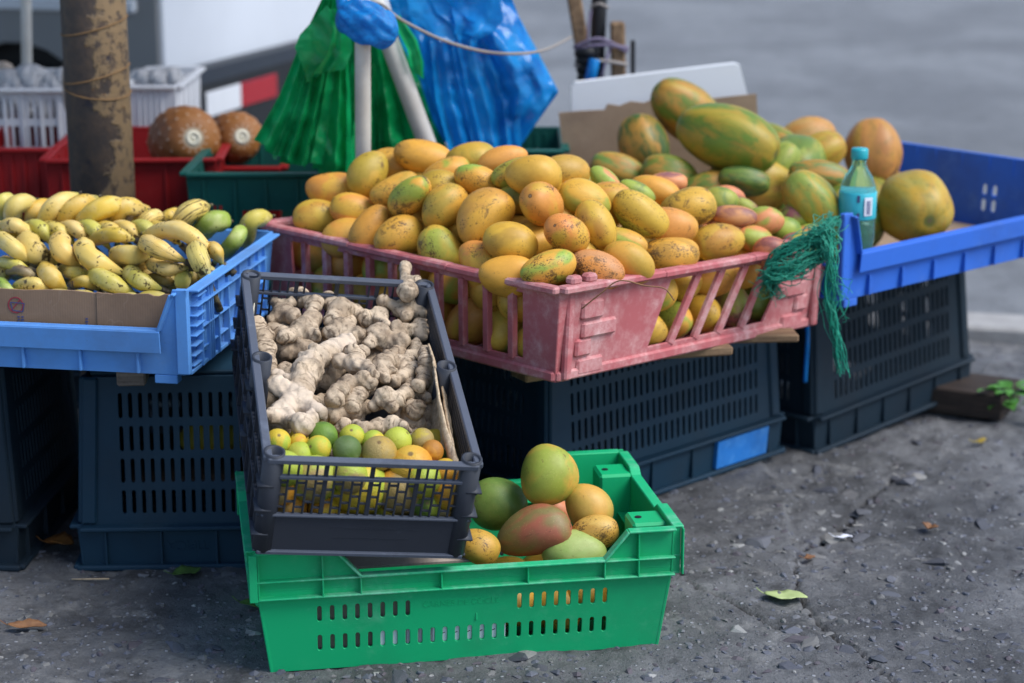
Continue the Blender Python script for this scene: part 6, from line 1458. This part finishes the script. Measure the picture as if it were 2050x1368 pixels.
# unseen canopy, added above the back crates to shade them
cn = empty('added_canopy', (-1.25, 4.3, 1.74)); tag(cn, 'unseen grey tarpaulin canopy added to shade the back row of crates', 'canopy')
V, F = [], []; nu, nv = 40, 30
for j in range(nv+1):
    for i in range(nu+1):
        s, t_ = i/nu, j/nv; V.append((-1.35+2.6*s, -.75+1.5*t_, .10*t_-.09*math.sin(math.pi*s)*math.sin(math.pi*t_)+.012*math.sin(11*s+5*t_)))
for j in range(nv):
    for i in range(nu): F.append((j*(nu+1)+i, j*(nu+1)+i+1, (j+1)*(nu+1)+i+1, (j+1)*(nu+1)+i))
me = bpy.data.meshes.new('tarpaulin'); me.from_pydata(V, [], F); o = mesh_obj('tarpaulin', me, M['tarp'], cn, True); o.modifiers.new('s', 'SOLIDIFY').thickness = .003
for x, y in ((-1.33, -.73), (1.22, .73), (-1.33, .73)): MB().tube((x, y, -1.74), (x, y, .08 if y > 0 else 0), .016).build('added_canopy_leg', M['pipe_white'], cn, True)

# ------------------------------------------------------------------ van at the kerb
VC = Vector((-0.915, 5.20, -0.10)); vl = Vector((-0.955, .30, 0)).normalized(); vr = Vector((.30, .955, 0)).normalized()
van = empty('parked_van', VC, rotm(math.degrees(math.atan2(-vl.y, -vl.x)))); tag(van, 'white van parked on the road with a dark bumper and red and white reflective tape', 'van')
# local frame: x towards the rear corner (0), body runs to -x; y away from the viewer
def vpanel(name, outline, holes, th, Mx, mat): return flat_panel(name, outline, holes, th, Mx, mat, van, .004)
sideM = Matrix.Rotation(math.pi/2, 4, 'X')
arch = [(-.42+.31*math.cos(a), .30+.40*math.sin(a)) for a in np.linspace(math.pi, 0, 16)]
vpanel('side_body', [(-4.0, .30), (-.75, .30)]+arch+[(-.09, .30), (0, .30), (0, 1.2), (-.03, 1.9), (-3.4, 1.9), (-4.0, 1.0)], [], .03, sideM, M['van_shaded'])
m = MB(); m.box((-2.0, -.024, .80), (3.9, .02, .035), None, .006); m.build('side_moulding', M['van_paint'], van)
m = MB(); m.box((-.42, .30, .45), (.66, .5, .55), None, .02); m.build('wheel_housing', M['black_rubber'], van)
m = MB(); m.box((-.50, -.022, .865), (.065, .012, .085), None, .004); m.build('side_marker', M['red_lens'], van)
rearM = Matrix.Rotation(math.pi/2, 4, 'Z') @ Matrix.Rotation(math.pi/2, 4, 'X')
vpanel('rear_body', [(0, .62), (1.7, .62), (1.7, 1.85), (.06, 1.85), (0, 1.2)], [], .03, Matrix.Translation((0, 0, 0)) @ rearM, M['van_paint'])
m = MB(); m.box((.05, .85, .50), (.12, 1.78, .26), None, .03); m.build('bumper', M['bumper'], van)
m = MB(); m.box((.114, .13, .545), (.006, .21, .065), None, .002); m.build('reflector_tape', M['tape_white'], van)
m = MB(); m.box((.114, .355, .545), (.006, .235, .065), None, .002); m.build('reflector_tape', M['red_lens'], van)
m = MB(); m.box((.02, .08, 1.05), (.05, .13, .26), None, .015); m.build('tail_light', M['olive_lens'], van)
m = MB(); m.box((.014, .85, 1.35), (.02, 1.3, .5), None, .02); m.build('rear_window', M['van_glass'], van)
m = MB(); m.box((-1.9, .85, .38), (3.7, 1.6, .14), None, .02); m.build('underbody', M['black_rubber'], van)
for x, y in ((-.42, .14), (-.42, 1.56), (-3.2, .14), (-3.2, 1.56)):
    w = empty('wheel', (x, y, .32)); w.parent = van
    m = MB(); m.ring((0, -.10, 0), (0, .10, 0), .32, .19, 36); m.build('tyre', M['black_rubber'], w, True); m = MB(); m.tube((0, -.06, 0), (0, .06, 0), .19, None, 28); m.tube((0, -.075, 0), (0, -.05, 0), .06, None, 16); m.build('rim', M['bumper'], w)
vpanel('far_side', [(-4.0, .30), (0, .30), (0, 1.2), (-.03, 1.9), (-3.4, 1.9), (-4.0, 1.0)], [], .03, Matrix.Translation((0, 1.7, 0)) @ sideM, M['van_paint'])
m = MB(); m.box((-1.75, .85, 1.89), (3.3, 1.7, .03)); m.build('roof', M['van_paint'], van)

# ------------------------------------------------------------------ fallen leaves and weeds
def leaf(name, u, v, L, W, yaw, curl, mat, label, dz=.006, seed=0, fold=.3):
    r = random.Random(seed); p = at_z(u, v, 0); z = ground_z(p[0], p[1]); n = 14; V, F = [], []
    for i in range(n+1):
        t = i/n; w = W*(math.sin(math.pi*min(1, t*.96+.03))**.75)*(1+.10*math.sin(t*23+seed))
        x = (t-.5)*L; zz = curl*(4*(t-.5)**2)*L*.5+.0012*math.sin(t*9+seed)
        for k in range(5): s = (k-2)/2; V.append((x, s*w/2, zz+fold*abs(s)*w/2+.001*math.sin(5*t+3*s+seed)))
    for i in range(n):
        for k in range(4): F.append((i*5+k, i*5+k+1, (i+1)*5+k+1, (i+1)*5+k))
    me = bpy.data.meshes.new(name); me.from_pydata(V, [], F); o = mesh_obj(name, me, mat, None, True); s = o.modifiers.new('s', 'SOLIDIFY'); s.thickness = .0007
    o.location = (p[0], p[1], z+dz); o.rotation_euler = (r.uniform(-.15, .15), r.uniform(-.1, .1), rad(yaw)); tag(o, label, 'leaf')
    poly_tube('leaf_stalk', [Vector((-L*.5, 0, curl*L*.5)), Vector((-L*.5-.006, .001, curl*L*.5+.003)), Vector((-L*.5-.013, .003, curl*L*.5+.008))], .0007, mat, o, 5); return o
leaf('fallen_leaf', 1573, 1206, .066, .050, -2, .03, M['leaf_pale'], 'pale green leaf lying flat over the pavement crack', .006, 1, .1)
leaf('fallen_leaf', 55, 1264, .056, .024, 14, .16, M['leaf_brown'], 'curled brown leaf on the pavement in front of the shaded crate', .006, 2, .5)
leaf('fallen_leaf', 118, 1102, .052, .056, -8, .10, M['leaf_orange'], 'broad orange-brown leaf beside the left navy crate', .012, 3, .35)
leaf('fallen_leaf', 375, 1160, .045, .045, 20, .10, M['leaf_green'], 'dark green leaf in shade under the left navy crate edge', .006, 4, .2)
leaf('fallen_leaf', 522, 1232, .062, .030, -4, .10, M['leaf_green'], 'long green leaf half under the bright green crate', .006, 5, .3)
leaf('fallen_leaf', 1861, 1052, .020, .028, 60, .4, M['leaf_brown'], 'tiny curled brown leaf on the broken asphalt', .006, 6, .7)
leaf('fallen_leaf', 1963, 880, .030, .018, 30, .3, M['leaf_yellow'], 'small yellow leaf on the pavement in front of the timber block', .008, 7, .4)
leaf('fallen_leaf', 1690, 1068, .034, .014, 25, .1, M['paper'], 'small whitish scrap beside the broken concrete edge', .006, 8, .3)
leaf('fallen_leaf', 1622, 1108, .022, .016, 40, .2, M['leaf_brown'], 'little pinkish-brown leaf scrap by the concrete break', .005, 9, .3)
tg = at_z(180, 1166, 0); tz = ground_z(tg[0], tg[1])
tag(poly_tube('dry_twig', [Vector((tg[0]-.028, tg[1], tz+.004)), Vector((tg[0], tg[1]-.002, tz+.005)), Vector((tg[0]+.03, tg[1]+.002, tz+.004))], .0013, M['husk'], None, 5), 'thin dry straw twig in front of the left navy crate', 'twig')
wd = empty('weed', at_z(2035, 830, 0)); tag(wd, 'small green weed growing beside the dark timber block', 'weed'); rw = random.Random(3)
for k in range(26):
    a = rw.uniform(0, 6.3); L = rw.uniform(.03, .055); W = L*.6; el = rw.uniform(.1, .9); V, F = [], []
    for i in range(7):
        t = i/6; w = W*math.sin(math.pi*min(1, t*.95+.03))
        for s in (-.5, 0, .5): V.append((t*L, s*w, .25*abs(s)*w-.3*t*t*L))
    for i in range(6):
        for j in range(2): F.append((i*3+j, i*3+j+1, (i+1)*3+j+1, (i+1)*3+j))
    me = bpy.data.meshes.new('leaf'); me.from_pydata(V, [], F); o = mesh_obj('leaf', me, M['weed'], wd, True); rr_ = rw.uniform(0, .045); o.location = (rr_*math.cos(a)-.01, rr_*math.sin(a)+.02, .012+rw.uniform(0, .045)); o.rotation_euler = (rw.uniform(-.4, .4), -el*.6, a)
    if k % 3 == 0: poly_tube('stem', [Vector((0, .02, 0)), Vector(o.location)*.6+Vector((0, 0, .01)), Vector(o.location)], .0012, M['weed'], wd, 5)
